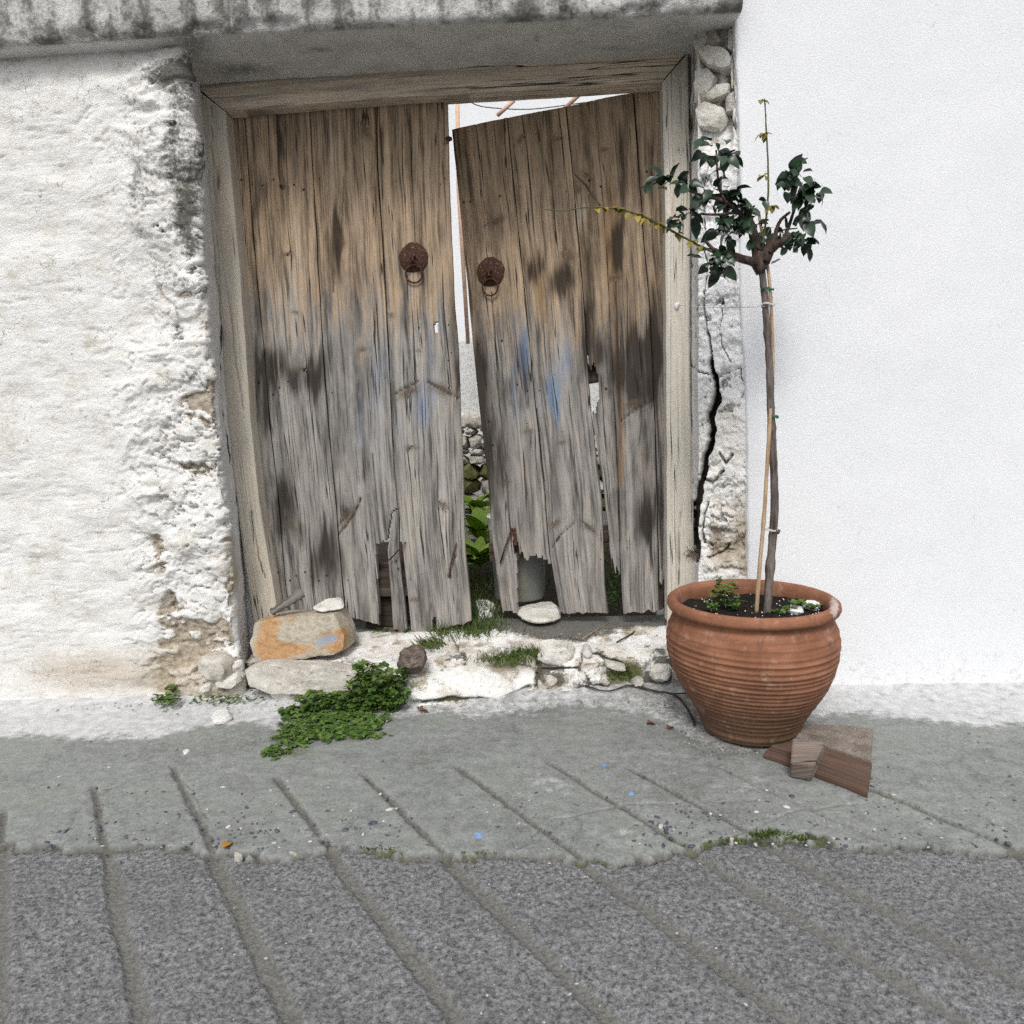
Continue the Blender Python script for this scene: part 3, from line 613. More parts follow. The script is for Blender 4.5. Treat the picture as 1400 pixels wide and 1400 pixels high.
def pillow(name, outline, point, normal, depth, mat, parent=None, p=3.0, seed=0, amp=0.12, back=0.02, rings=9, seg=36, attrs_fn=None, freq=1.0, facets=12, soft=True):
    """a stone with the outline seen in the place: a domed face in front, a rough block body behind it"""
    o = np.array(outline, float); n = np.asarray(normal, float); n = n/np.linalg.norm(n)
    W = np.array([P(x, y, plane=(point, n)) for x, y in o]); c = W.mean(0)
    ax = np.cross([0, 0, 1.0], n); ax = ax/np.linalg.norm(ax) if np.linalg.norm(ax) > 1e-6 else np.array([1.0, 0, 0])
    ay = np.cross(n, ax)
    q = np.stack([(W-c)@ax, (W-c)@ay], 1); ang = np.arctan2(q[:, 1], q[:, 0]); order = np.argsort(ang); q = q[order]; ang = ang[order]
    th = np.linspace(-math.pi, math.pi, seg, endpoint=False)
    # distance to the outline polygon in each direction
    rr = np.zeros(seg); k = len(q)
    for i, t in enumerate(th):
        d = np.array([math.cos(t), math.sin(t)]); best = 0
        for a in range(k):
            A, B = q[a], q[(a+1) % k]; e = B-A; den = d[0]*e[1]-d[1]*e[0]
            if abs(den) < 1e-9: continue
            s_ = (A[0]*e[1]-A[1]*e[0])/den; u_ = (A[0]*d[1]-A[1]*d[0])/den
            if s_ > 0 and -1e-6 <= u_ <= 1+1e-6: best = max(best, s_)
        rr[i] = best
    rr = np.where(rr <= 0, rr[rr > 0].mean(), rr); rr = 0.5*rr+0.25*np.roll(rr, 1)+0.25*np.roll(rr, -1) if soft else rr
    size = rr.mean(); V = []; ts = list(np.linspace(0.0, 1.0, rings)[1:])
    V.append((0, 0, depth))
    for t in ts:
        hh = depth*(1-t**p)**(1.0/p) if t < 1 else 0.0
        for i in range(seg): V.append((rr[i]*t*math.cos(th[i]), rr[i]*t*math.sin(th[i]), hh))
    for sc_, zz in ((0.98, -back*0.6), (0.86, -back)):
        for i in range(seg): V.append((rr[i]*sc_*math.cos(th[i]), rr[i]*sc_*math.sin(th[i]), zz))
    V.append((0, 0, -back)); V = np.array(V); nr = len(ts)+2
    Fc = [(0, 1+i, 1+(i+1) % seg) for i in range(seg)]
    for r in range(nr-1):
        for i in range(seg):
            j = (i+1) % seg; Fc.append((1+r*seg+i, 1+(r+1)*seg+i, 1+(r+1)*seg+j, 1+r*seg+j))
    last = len(V)-1
    for i in range(seg): Fc.append((last, 1+(nr-1)*seg+(i+1) % seg, 1+(nr-1)*seg+i))
    f = freq*1.2/size; rn_ = np.random.RandomState(seed)
    Vn = V/np.array([size, size, max(depth, back)])
    for _ in range(facets):
        pn = rn_.normal(size=3); pn[2] = abs(pn[2])*1.1; pn /= np.linalg.norm(pn)
        ext = (Vn@pn).max(); lim = ext*rn_.uniform(.72, .95); ov = np.clip(Vn@pn-lim, 0, None); Vn = Vn-ov[:, None]*pn
    V = Vn*np.array([size, size, max(depth, back)])
    V = V+size*amp*np.stack([fbm(V, f, 5, seed, .6), fbm(V, f, 5, seed+3, .6), 1.1*fbm(V, f, 5, seed+7, .6)], 1)
    Wd = c+V[:, :1]*ax+V[:, 1:2]*ay+V[:, 2:3]*n
    at = attrs_fn(*pix(Wd)) if attrs_fn else None
    o_ = mk(name, Wd, Fc, mat, parent, True, at); o_.data.set_sharp_from_angle(angle=math.radians(28)); return o_

def cs(L, ox, oy, s): return [(ox+x*s, oy+y*s) for x, y in L]
k_ = 120/840
for i, (L, mt, dp) in enumerate([
        ([(150, 180), (210, 135), (300, 145), (415, 165), (400, 205), (300, 245), (210, 265), (155, 235)], 'whitestone', .05),
        ([(150, 310), (300, 315), (270, 430), (230, 500), (165, 490)], 'whitestone', .04),
        ([(300, 330), (370, 340), (410, 410), (340, 480), (255, 485)], 'palestone', .04),
        ([(185, 570), (220, 500), (330, 490), (450, 530), (500, 600), (480, 675), (400, 680), (290, 650)], 'whitestone', .055),
        ([(220, 960), (370, 840), (490, 830), (480, 900), (400, 940), (250, 1000)], 'whitestone', .035),
        ([(160, 700), (260, 680), (330, 760), (300, 860), (200, 960), (150, 940)], 'whitestone', .03),
        ([(180, 1080), (260, 1010), (400, 1060), (440, 1150), (380, 1230), (200, 1220)], 'whitestone', .04),
        ([(470, 150), (530, 130), (545, 260), (470, 300)], 'palestone', .03),
        ([(470, 320), (545, 300), (550, 520), (470, 480)], 'whitestone', .03),
        ([(500, 560), (555, 540), (560, 840), (500, 850)], 'whitestone', .03),
        ([(440, 960), (560, 880), (560, 1060), (450, 1080)], 'palestone', .03)]):
    mx_, my_ = sum(x for x, y in L)/len(L), sum(y for x, y in L)/len(L); L = [(mx_+(x-mx_)*1.22, my_+(y-my_)*1.28) for x, y in L]
    pillow('stone', cs(L, 930, 0, k_), PA+PIERN*-0.03, PIERN, dp*.75, M[mt], PIER, 9, 100+i, 0.11, 0.05, facets=3, soft=False, freq=1.8)
for i, (L, mt, dp) in enumerate([([(262, 905), (290, 890), (322, 900), (328, 918), (312, 930), (280, 925)], 'palestone', .05),
        ([(296, 925), (325, 918), (330, 930), (318, 942), (298, 938)], 'whitestone', .045),
        ([(272, 935), (292, 930), (296, 940), (284, 944), (272, 942)], 'whitestone', .035)]):
    pillow('stone', L, (0, YW-0.01, 0), (0, -1, 0), dp, M[mt], LW, 3.0, 140+i, 0.2, 0.05)

def build_white_wall():
    ed_py = np.array([-200, 18, 150, 250, 330, 420, 520, 620, 700, 780, 960]); ed_px = np.array([1004, 1004, 1009, 1012, 1011, 1012, 1019, 1021, 1022, 1022, 1024])
    zs = np.arange(-0.06, 2.9, 0.02)
    t = np.concatenate([[0, 0, 0.003, 0.01, 0.025, 0.05], np.linspace(0.09, 1.1, 40), np.linspace(1.2, 5, 12)])
    G = np.zeros((len(zs), len(t), 3))
    for i, z in enumerate(zs):
        py = 700-FPX*(z-EYE-0.05)/2.6+100
        q = None
        for it in range(3):
            e = np.interp(py, ed_py, ed_px); x = P(e, py, Y=2.56)[0]; _, pyv = pix(np.array([[x, 2.56, z]])); py = float(pyv[0])
        G[i, :, 0] = x+t; G[i, :, 1] = 2.555; G[i, :, 2] = z
    Pn = G.copy()
    G[:, 0, 1] += 0.05; G[:, 1, 1] += 0.008
    G[:, :6, 0] += 0.004*fbm(Pn[:, :6], 22, 3, 51)
    G[..., 1] += 0.006*fbm(Pn, 2.2, 3, 52)+0.0015*fbm(Pn, 12, 3, 53)
    return tag(gridmesh('white_wall', G, M['stucco']), 'smooth white stucco wall behind the potted tree', 'wall')
build_white_wall()

def build_lintel():
    xl, xr = -4.2, P(1016, 3, Y=2.46)[0]
    xs = np.concatenate([np.linspace(xl, -2.2, 10), np.arange(-2.16, xr, 0.012), [xr]])
    zb = np.interp(xs, [P(233, 44, Y=2.46)[0], P(1000, 12, Y=2.46)[0]], [P(233, 44, Y=2.46)[2], P(1000, 12, Y=2.46)[2]])
    prof = [(2.46, 0.42)]+[(2.46, h) for h in np.linspace(0.40, 0.03, 30)]+[(2.462, 0.018), (2.468, 0.006), (2.48, 0.0)]+[(y, 0.0) for y in np.linspace(2.495, 2.95, 30)]
    prof = np.array(prof); G = np.zeros((len(prof), len(xs), 3))
    G[..., 0] = xs; G[..., 1] = prof[:, 0][:, None]; G[..., 2] = zb[None]+prof[:, 1][:, None]
    zf = P(600, 96, Y=2.80)[2]
    und = sst(2.475, 2.50, G[..., 1])
    G[..., 2] += und*(zf+0.004-zb[None])*np.clip((G[..., 1]-2.48)/0.32, 0, 1)
    Pn = G.copy(); d = 0.009*fbm(Pn, 6, 4, 61)+0.005*fbm(Pn, 25, 3, 62)
    edge = np.exp(-((prof[:, 0]-2.464)/0.012)**2)*np.exp(-(prof[:, 1]/0.03)**2)
    chip = sst(0.12, 0.3, fbm(Pn, 9, 3, 63))*edge[:, None]
    G[..., 1] += -d*(1-und)+0.02*chip; G[..., 2] += -d*0.6*und+0.018*chip+0.010*edge[:, None]*fbm(Pn, 14, 3, 64)
    px, py = pix(G)
    ld = edge[:, None]*np.clip(0.5+fbm(Pn, 5, 3, 66), 0, 1)+blobs(px, py, [(330, 95, 45, 10, .8), (260, 60, 30, 25, .6), (250, 20, 50, 25, .6), (440, 68, 14, 2.5, .9), (735, 52, 3, 8, .8), (830, 66, 30, 4, .5), (930, 40, 30, 25, .35), (645, 22, 14, 10, .9)])
    o = gridmesh('concrete_lintel', G, M['lintel'], None, {'lk': 1-und, 'ld': np.clip(ld, 0, 1)})
    # end cap and top so that it is a closed beam
    V = np.concatenate([G[:, -1], [[xr, 2.95, zb[-1]+0.42]]]); mk('end_face', V, [tuple(range(len(V)))], M['lintel'], o, False, {'lk': np.ones(len(V)), 'ld': np.zeros(len(V))})
    zt = zb.max()+0.42
    mk('top_face', [(xl, 2.46, G[0, 0, 2]), (xr, 2.46, G[0, -1, 2]), (xr, 2.95, G[0, -1, 2]), (xl, 2.95, G[0, 0, 2])], [(0, 1, 2, 3)], M['lintel'], o, False, {'lk': np.ones(4), 'ld': np.zeros(4)})
    return tag(o, 'weathered concrete lintel with black lichen streaks above the wooden gate', 'lintel')
build_lintel()

# ------------------------------------------------------------------ doorstep
ZD = P(560, 863, Y=2.87)[2]               # where the left leaf almost touches the step
def build_step():
    bx = np.array([P(x, y, Z=0)[:2] for x, y in [(200, 950), (330, 950), (450, 956), (560, 966), (620, 963), (720, 952), (800, 946), (920, 940), (1000, 936)]])
    xs = np.arange(XC-0.02, P(1005, 800, Y=2.6)[0], 0.0075)
    yf = np.interp(xs, bx[:, 0], bx[:, 1])
    zt = np.full_like(xs, ZD-0.004)
    pm = pix(np.stack([xs, np.full_like(xs, 2.6), np.full_like(xs, .1)], 1))[0]
    zfront = np.interp(pm, [330, 480, 560, 640, 740, 800, 920], [0.125, 0.13, 0.125, 0.13, 0.13, 0.135, 0.14])
    pe = np.interp(pm, [330, 480, 560, 620, 720, 760, 860], [5, 5, 2.4, 1.9, 2.2, 3.2, 4.5])
    back = 3.05; tt = np.linspace(0, 1, 110); G = np.zeros((len(tt), len(xs), 3))
    wide = np.interp(pm, [330, 480, 560, 640, 740, 800], [0.10, 0.10, 0.20, 0.24, 0.22, 0.14])
    for i, t in enumerate(tt):
        if t < 0.35:
            q = t/0.35; y = back+(yf+wide-back)*q; z = zt+(zfront-zt)*sst(0.45, 1.0, np.full_like(xs, q))
        else:
            a = (t-0.35)/0.65*math.pi/2
            y = yf+wide-wide*np.abs(np.sin(a))**(2/pe); z = -0.01+(zfront+0.01)*np.abs(np.cos(a))**(2/pe)
        G[i, :, 0] = xs; G[i, :, 1] = y; G[i, :, 2] = z
    px, py = pix(G); Pn = G.copy()
    warp = Pn+0.03*np.stack([fbm(Pn, 9, 3, 1), fbm(Pn, 9, 3, 2), fbm(Pn, 9, 3, 3)], -1)
    low = fbm(warp, 6, 3, 71); med = fbm(warp, 18, 4, 72); fine = fbm(warp, 60, 3, 73)
    wx = px+6*fbm(Pn, 18, 3, 75); wy = py+5*fbm(Pn, 18, 3, 76)
    cr = np.zeros_like(px)
    for pl, wd in (([(618, 872), (630, 890), (638, 905)], 2.4), ([(728, 880), (738, 915), (735, 940), (728, 955)], 3.0), ([(560, 962), (620, 955), (690, 955), (725, 940)], 3.0), ([(738, 915), (790, 912), (800, 880)], 2.2), ([(790, 912), (808, 940)], 2.5), ([(795, 940), (900, 940)], 3.5), ([(800, 890), (850, 905), (870, 935)], 3.0), ([(330, 905), (335, 940), (400, 952), (440, 955), (470, 945)], 3.2)):
        cr = np.maximum(cr, 1-sst(wd*0.4, wd*1.1, pdist(wx, wy, pl)))
    hollow = blobs(px, py, [(845, 922, 32, 16, 1.0), (500, 925, 8, 8, .9), (675, 905, 26, 12, .5)])
    front = sst(0.33, 0.5, tt)[:, None]*np.ones_like(px)
    t1 = fbm(warp, 9, 5, 82, .55)*4+7; f1 = np.floor(t1); ter = f1+sst(0, .2, t1-f1)-7
    d = 0.012*low+0.005*med+0.002*fine+0.0045*ter-0.02*cr-0.022*hollow
    d *= sst(0.05, 0.4, tt)[:, None]
    G[..., 1] -= d*front; G[..., 2] += d*(1-0.6*front)
    soil = blobs(px, py, [(745, 858, 60, 14, 1.0), (800, 852, 50, 12, .9), (700, 850, 30, 10, .8), (770, 868, 50, 8, .8), (640, 846, 60, 10, .7), (860, 838, 60, 8, .6), (560, 860, 60, 4, .3)])
    soil = np.maximum(soil, sst(2.86, 2.92, G[..., 1]))
    dark = np.clip(0.75*cr+blobs(px, py, [(400, 930, 80, 12, .55), (345, 925, 14, 14, .5), (500, 940, 50, 10, .5), (860, 915, 40, 18, .55), (900, 900, 14, 12, .4), (800, 935, 40, 8, .45)]), 0, 1)
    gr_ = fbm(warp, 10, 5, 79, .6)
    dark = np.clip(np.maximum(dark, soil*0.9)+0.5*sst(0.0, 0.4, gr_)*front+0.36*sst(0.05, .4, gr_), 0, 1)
    tan = blobs(px, py, [(420, 935, 90, 12, .35), (345, 900, 30, 20, .6), (890, 930, 30, 14, .35), (600, 940, 30, 20, .2)])+0.62*sst(-0.1, 0.4, fbm(warp, 8, 4, 80))
    moss = blobs(px, py, [(845, 925, 34, 16, .85), (840, 905, 30, 10, .6), (590, 930, 26, 16, .45), (690, 905, 40, 12, .75), (560, 935, 14, 24, .5), (450, 958, 90, 6, .8), (640, 958, 80, 4, .6), (735, 930, 8, 20, .5), (300, 952, 60, 8, .8), (870, 920, 12, 14, .5), (560, 892, 30, 5, .3)])
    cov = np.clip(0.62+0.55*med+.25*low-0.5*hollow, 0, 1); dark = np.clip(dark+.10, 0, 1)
    o = gridmesh('doorstep', G, M['wall'], None, {'w1': np.stack([cov, dark, tan], -1), 'w2': np.stack([np.zeros_like(px), moss, cr*0.5], -1)}, flip=True)
    return tag(o, 'low limewashed masonry step with soil and moss below the gate', 'doorstep')
STEP = build_step()
ys_ = 2.54
for i, (L, mt, Yp, dp, pp) in enumerate([
        ([(333, 912), (365, 903), (440, 905), (505, 915), (512, 930), (480, 945), (420, 949), (370, 946), (340, 935)], 'palestone', 2.51, .045, 12),
        ([(733, 880), (760, 876), (790, 884), (797, 900), (788, 914), (750, 916), (735, 905)], 'whitestone', 2.60, .035, 3),
        ([(741, 922), (762, 919), (766, 932), (755, 940), (740, 936)], 'palestone', 2.57, .03, 3),
        ([(767, 919), (782, 920), (783, 930), (776, 938), (767, 932)], 'palestone', 2.57, .03, 3),
        ([(786, 918), (800, 914), (804, 926), (800, 936), (786, 932)], 'whitestone', 2.57, .03, 3),
        ([(797, 884), (808, 883), (811, 896), (802, 902), (796, 896)], 'whitestone', 2.59, .03, 3),
        ([(822, 902), (856, 910), (862, 916), (848, 918), (820, 910)], 'palestone', 2.56, .025, 4),
        ([(818, 924), (832, 922), (837, 932), (826, 938), (816, 932)], 'palestone', 2.56, .025, 3),
        ([(866, 928), (878, 927), (882, 936), (872, 941), (864, 937)], 'palestone', 2.55, .025, 3),
        ([(890, 910), (905, 905), (918, 908), (920, 932), (900, 935), (888, 928)], 'whitestone', 2.55, .03, 3.5),
        ([(735, 944), (780, 941), (800, 944), (798, 951), (750, 953)], 'whitechip', 2.55, .02, 3),
        ([(367, 942), (410, 944), (416, 952), (400, 957), (368, 954)], 'whitestone', 2.53, .03, 4),
        ([(430, 938), (465, 935), (480, 945), (460, 955), (432, 952)], 'whitestone', 2.53, .03, 3)]):
    pillow('stone', L, (0, Yp+.012, 0), (0, -1, 0.12), dp*.8, M[mt], STEP, pp+1, 200+i, 0.2 if i else .07, 0.06, facets=18 if i else 0, soft=i > 0, seg=36 if i else 80, rings=9 if i else 14, freq=1 if i else 2.5)

# ------------------------------------------------------------------ boards
KN = {}
def board(name, Lp, Rp, mat, parent=None, point=None, normal=(0, -1, 0), thick=0.028, seed=0, du=0.006, dv=0.009, holes=(), rag=0.0, ragtop=0.0,
          paint=None, cracks=(), knots=(), cup=0.0, brown=None, off=0.0, rough=1.0, round_=0.0022, horiz=False):
    """one board: two edge lines seen in the place, laid on a plane, with grain, splits, knots, holes and ragged ends"""
    n = np.asarray(normal, float); n = n/np.linalg.norm(n); point = np.asarray(point, float)+n*off
    Lp = np.array(Lp, float); Rp = np.array(Rp, float)
    def along(Q, t):
        s = np.concatenate([[0], np.cumsum(np.hypot(*np.diff(Q, axis=0).T))]); s /= s[-1]
        return np.stack([np.interp(t, s, Q[:, 0]), np.interp(t, s, Q[:, 1])], -1)
    a, b = P(*Lp[0], plane=(point, n)), P(*Lp[-1], plane=(point, n)); length = np.linalg.norm(a-b)
    m1, m2 = along(Lp, np.array([.5]))[0], along(Rp, np.array([.5]))[0]
    width = np.linalg.norm(P(*m1, plane=(point, n))-P(*m2, plane=(point, n)))
    nu = max(4, int(width/du)+1); nv = max(6, int(length/dv)+1)
    u = np.linspace(0, 1, nu); v = np.linspace(0, 1, nv); U, Vv = np.meshgrid(u, v)
    Vq = Vv.copy()
    if rag or ragtop:
        us = np.stack([u*width, np.full(nu, seed*3.3), np.zeros(nu)], 1)
        r = fbm(us, 45, 3, seed); r2 = fbm(us, 45, 3, seed+50)
        Vq = ragtop*r2[None]*(1-Vv)*0.5+Vv*(1+rag*np.clip(r, -1, 0.6)[None]*sst(0.6, 1, Vv))
        Vq = np.clip(Vq, 0, 1.08)
    A = along(Lp, np.clip(Vq, 0, 1).ravel()).reshape(nv, nu, 2); B = along(Rp, np.clip(Vq, 0, 1).ravel()).reshape(nv, nu, 2)
    Q = A*(1-U[..., None])+B*U[..., None]
    ex = np.clip(Vq-1, 0, 1)[..., None]*(Lp[-1]-Lp[-2])/np.linalg.norm(Lp[-1]-Lp[-2])*np.linalg.norm(Lp[-1]-Lp[0]); Q = Q+ex
    px, py = Q[..., 0], Q[..., 1]
    W = Parr(px, py, point, n)
    gu = U*width; gv = Vv*length
    g3 = np.stack([gu, gv, np.full_like(gu, seed*7.7)], -1)
    # grain bends a little along the board and round each knot
    gw = gu+0.004*fbm(g3*np.array([1, 1, 1]), 2.0, 2, seed+11)
    kn = np.zeros_like(gu)
    for (kx, ky, kr, sl) in knots:
        kp = P(kx, ky, plane=(point, n))
        dd = W-kp; ua = (W[0, -1]-W[0, 0]); ua = ua/np.linalg.norm(ua); va = (W[-1, 0]-W[0, 0]); va = va/np.linalg.norm(va)
        du_, dv_ = dd@ua, dd@va
        c_, s_ = math.cos(sl), math.sin(sl); e1, e2 = c_*du_+s_*dv_, -s_*du_+c_*dv_
        R_ = np.sqrt((e1/(kr*2.4))**2+(e2/kr)**2)
        kn = np.maximum(kn, np.exp(-R_**2.4))
        far = np.exp(-(np.sqrt((du_/(kr*3.2))**2+(dv_/(kr*7))**2))**2)
        gw = gw+0.9*kr*np.sign(du_+1e-6)*far*(-0.5)+0.012*np.exp(-R_**2)*np.sin(R_*9)
    crk = np.zeros_like(gu); wxp = px+1.6*fbm(g3*np.array([1, .5, 1]), 9, 2, seed+5)
    for (pl, wd, dp) in cracks:
        c = 1-sst(wd*0.3, wd, pdist(wxp, py, pl)); crk = np.maximum(crk, c*dp)
    d = rough*(0.0016*fbm(g3*np.array([95, 2.4, 1]), 1, 3, seed)+0.0012*fbm(g3*np.array([30, 1.2, 1]), 1, 2, seed+2))
    d += cup*(1-(2*U-1)**2) - 0.010*crk - 0.003*kn*fbm(g3, 60, 2, seed+9)
    edge = np.minimum(gu, width-gu); d -= round_*np.exp(-edge/0.003)*1.0
    eu = 0.0022*fbm(np.stack([gv, np.full_like(gv, seed), np.zeros_like(gv)], -1), 9, 4, seed+21)
    uax = (W[:, -1:]-W[:, :1]); uax = uax/np.linalg.norm(uax, axis=-1, keepdims=True)
    W = W+uax*(np.where(U < 0.5, 1, 1)*eu*rough)[..., None]
    Fr = W+n*d[..., None]; Bk = W-n*(thick+0.0)
    keep = np.ones((nv-1, nu-1), bool)
    cx = (px[:-1, :-1]+px[1:, 1:])/2; cy = (py[:-1, :-1]+py[1:, 1:])/2
    for h in holes: keep &= ~inpoly(cx, cy, h)
    N0 = nv*nu; idx = np.arange(N0).reshape(nv, nu)
    flip = np.dot(np.cross(W[0, -1]-W[0, 0], W[-1, 0]-W[0, 0]), n) < 0
    q = np.stack([idx[:-1, :-1], idx[:-1, 1:], idx[1:, 1:], idx[1:, :-1]], -1)[keep]
    if flip: q = q[:, ::-1]
    faces = q.tolist()+(q[:, ::-1]+N0).tolist()
    verts = [Fr.reshape(-1, 3), Bk.reshape(-1, 3)]; src = [np.arange(N0), np.arange(N0)]
    kp_ = np.pad(keep, 1); side = []
    for (di, dj, e) in ((-1, 0, ((0, 0), (0, 1))), (1, 0, ((1, 1), (1, 0))), (0, -1, ((1, 0), (0, 0))), (0, 1, ((0, 1), (1, 1)))):
        nb = kp_[1+di:1+di+nv-1, 1+dj:1+dj+nu-1]; ii, jj = np.nonzero(keep & ~nb)
        a_ = idx[ii+e[0][0], jj+e[0][1]]; b_ = idx[ii+e[1][0], jj+e[1][1]]
        side.append(np.stack([a_, b_], 1))
    side = np.concatenate(side); base = 2*N0; ns = len(side)
    fv, bv = Fr.reshape(-1, 3), Bk.reshape(-1, 3)
    verts += [fv[side[:, 0]], fv[side[:, 1]], bv[side[:, 1]], bv[side[:, 0]]]; src += [side[:, 0], side[:, 1], side[:, 1], side[:, 0]]
    ar = np.arange(ns)+base; sf = np.stack([ar+ns, ar, ar+3*ns, ar+2*ns], 1)
    if flip: sf = sf[:, ::-1]
    faces += sf.tolist()
    V = np.concatenate(verts); src = np.concatenate(src)
    dep = np.zeros(len(V)); dep[N0:2*N0] = thick; dep[base+2*ns:] = thick
    gc = np.stack([(gw.ravel())[src]+dep+seed*1.37, gv.ravel()[src]+seed*0.71, np.full(len(V), seed*0.37)], 1)
    blue, och, dark, pale = (paint(px, py) if paint else (np.zeros_like(px),)*4)
    br = brown(px, py) if callable(brown) else np.full_like(px, 0.5 if brown is None else brown)
    dark = np.maximum(dark, crk*0.9)
    m1 = np.stack([blue.ravel()[src], och.ravel()[src], dark.ravel()[src]], 1); m2 = np.stack([br.ravel()[src], pale.ravel()[src], kn.ravel()[src]], 1)
    return mk(name, V, faces, mat, parent, True, {'gc': gc, 'm1': m1, 'm2': m2})

# ------------------------------------------------------------------ gate frame
YF = 2.80
fr = empty('gate_frame', (0, YF, 0)); tag(fr, 'old mitred timber frame, brown head beam and pale jambs, round the gate', 'door frame')
def frame_paint(px, py):
    z = np.zeros_like(px)
    dk = blobs(px, py, [(299, 250, 2.5, 14, .9), (918, 470, 4, 50, .55), (915, 600, 3, 60, .4), (935, 310, 4, 22, .3), (352, 790, 3, 30, .4), (932, 205, 8, 5, .5), (330, 480, 3, 40, .3), (925, 760, 6, 60, .3), (908, 300, 3, 200, .35)])
    och = blobs(px, py, [(299, 240, 4, 22, .6), (925, 300, 8, 90, .35), (360, 700, 6, 40, .5), (300, 300, 10, 60, .2)])
    return z, och, dk, blobs(px, py, [(310, 450, 60, 300, .75), (930, 500, 25, 200, .35)])
pt = (0, YF, 0)
board('jamb', [(268, 121), (280, 260), (301, 440), (304, 540), (318, 650), (334, 770), (344, 840), (349, 872)], [(307, 152), (317, 260), (330, 400), (341, 570), (354, 690), (371, 790), (384, 872)],
      M['frame'], fr, pt, thick=0.075, seed=7, paint=frame_paint, brown=0.6, round_=0.006, cracks=[([(312, 400), (320, 480), (332, 560)], 1.6, .8), ([(343, 700), (352, 760), (360, 790)], 1.6, .9), ([(288, 145), (292, 260), (302, 420)], 1.2, .6)])
board('jamb', [(906, 112), (910, 300), (911, 450), (912, 600), (912, 720), (913, 850)], [(941, 72), (944, 250), (943, 420), (945, 560), (948, 680), (949, 760), (950, 850)],
      M['frame'], fr, pt, thick=0.075, seed=4, paint=frame_paint, brown=0.4, round_=0.006, cracks=[([(930, 110), (932, 170)], 1.2, .6), ([(931, 700), (929, 760), (927, 800)], 1.4, .6)])
board('head_beam', [(266, 116), (480, 98), (700, 84), (941, 68)], [(306, 150), (480, 136), (610, 128), (760, 119), (906, 110)],
      M['beam'], fr, pt, thick=0.09, seed=6, brown=0.55, round_=0.008, du=0.006, cracks=[([(330, 148), (500, 138), (640, 126)], 1.4, .6), ([(640, 122), (780, 108), (890, 100)], 1.4, .6)],
      paint=lambda px, py: (np.zeros_like(px), blobs(px, py, [(400, 120, 80, 10, .25)]), blobs(px, py, [(580, 95, 60, 8, .35), (350, 105, 60, 8, .3), (720, 112, 80, 6, .25)]), blobs(px, py, [(430, 135, 120, 6, .5), (820, 118, 70, 6, .4)])))

# ------------------------------------------------------------------ left leaf
BLUE = [(580, 545, 24, 36, .42), (576, 575, 9, 26, .62), (505, 560, 26, 80, .34), (520, 500, 14, 50, .34), (545, 590, 10, 40, .3), (595, 470, 14, 50, .25),
        (714, 500, 13, 46, .68), (722, 470, 10, 30, .6), (756, 545, 8, 34, .95), (765, 570, 5, 28, .9), (774, 520, 14, 46, .45), (708, 560, 5, 40, .5), (740, 560, 6, 30, .5), (806, 462, 8, 6, .5), (835, 460, 5, 7, .5), (782, 470, 8, 50, .35)]
OCH = [(838, 370, 8, 60, .7), (842, 470, 7, 60, .75), (846, 560, 8, 60, .8), (853, 640, 7, 40, .75), (743, 410, 7, 28, .9), (736, 370, 4, 26, .8), (748, 445, 5, 14, .6), (830, 300, 8, 60, .45), (822, 190, 5, 40, .5), (834, 260, 5, 60, .4), (590, 640, 4, 12, .5), (388, 230, 6, 60, .55), (432, 230, 5, 50, .5), (380, 300, 5, 60, .5), (547, 200, 10, 24, .55), (518, 190, 14, 24, .6), (524, 300, 5, 70, .6), (346, 340, 5, 60, .5), (432, 400, 5, 60, .45), (380, 780, 3, 50, .5)]
DARK = [(770, 385, 17, 26, .75), (732, 365, 12, 20, .6), (872, 510, 22, 46, .95), (892, 490, 10, 60, .6), (885, 700, 18, 40, .7), (848, 260, 5, 80, .35), (842, 345, 6, 26, .6), (665, 600, 18, 130, .35), (655, 500, 12, 60, .35), (640, 400, 14, 40, .35), (690, 640, 16, 60, .25),
        (430, 505, 12, 36, .75), (378, 505, 18, 26, .65), (400, 520, 12, 24, .5), (365, 550, 8, 60, .4), (460, 325, 7, 44, .8), (448, 350, 10, 30, .4), (446, 760, 24, 36, .7), (470, 690, 6, 14, .5), (383, 690, 14, 60, .35), (384, 200, 3, 40, .6), (388, 250, 3, 60, .4), (620, 420, 9, 60, .45), (626, 510, 6, 30, .7), (560, 430, 20, 24, .3), (524, 210, 4, 40, .5), (350, 470, 6, 90, .35), (348, 300, 4, 90, .4), (680, 300, 22, 40, .2), (800, 350, 10, 30, .4), (805, 430, 8, 60, .5), (820, 480, 8, 40, .5), (545, 630, 10, 60, .3), (400, 640, 12, 60, .25), (520, 850, 30, 30, .25)]
PALE = [(400, 400, 28, 120, .45), (470, 470, 16, 110, .3), (575, 470, 12, 40, .5), (355, 600, 6, 100, .4), (545, 560, 8, 60, .45), (560, 700, 24, 60, .4), (400, 800, 30, 40, .3), (610, 760, 24, 60, .4), (800, 270, 12, 22, .6), (790, 300, 6, 40, .4), (880, 300, 14, 100, .35), (750, 640, 12, 100, .3), (740, 700, 10, 60, .3), (815, 620, 6, 60, .4), (690, 430, 10, 40, .35), (458, 200, 20, 30, .3), (580, 200, 22, 60, .3), (430, 620, 14, 80, .3), (345, 190, 8, 60, .3)]
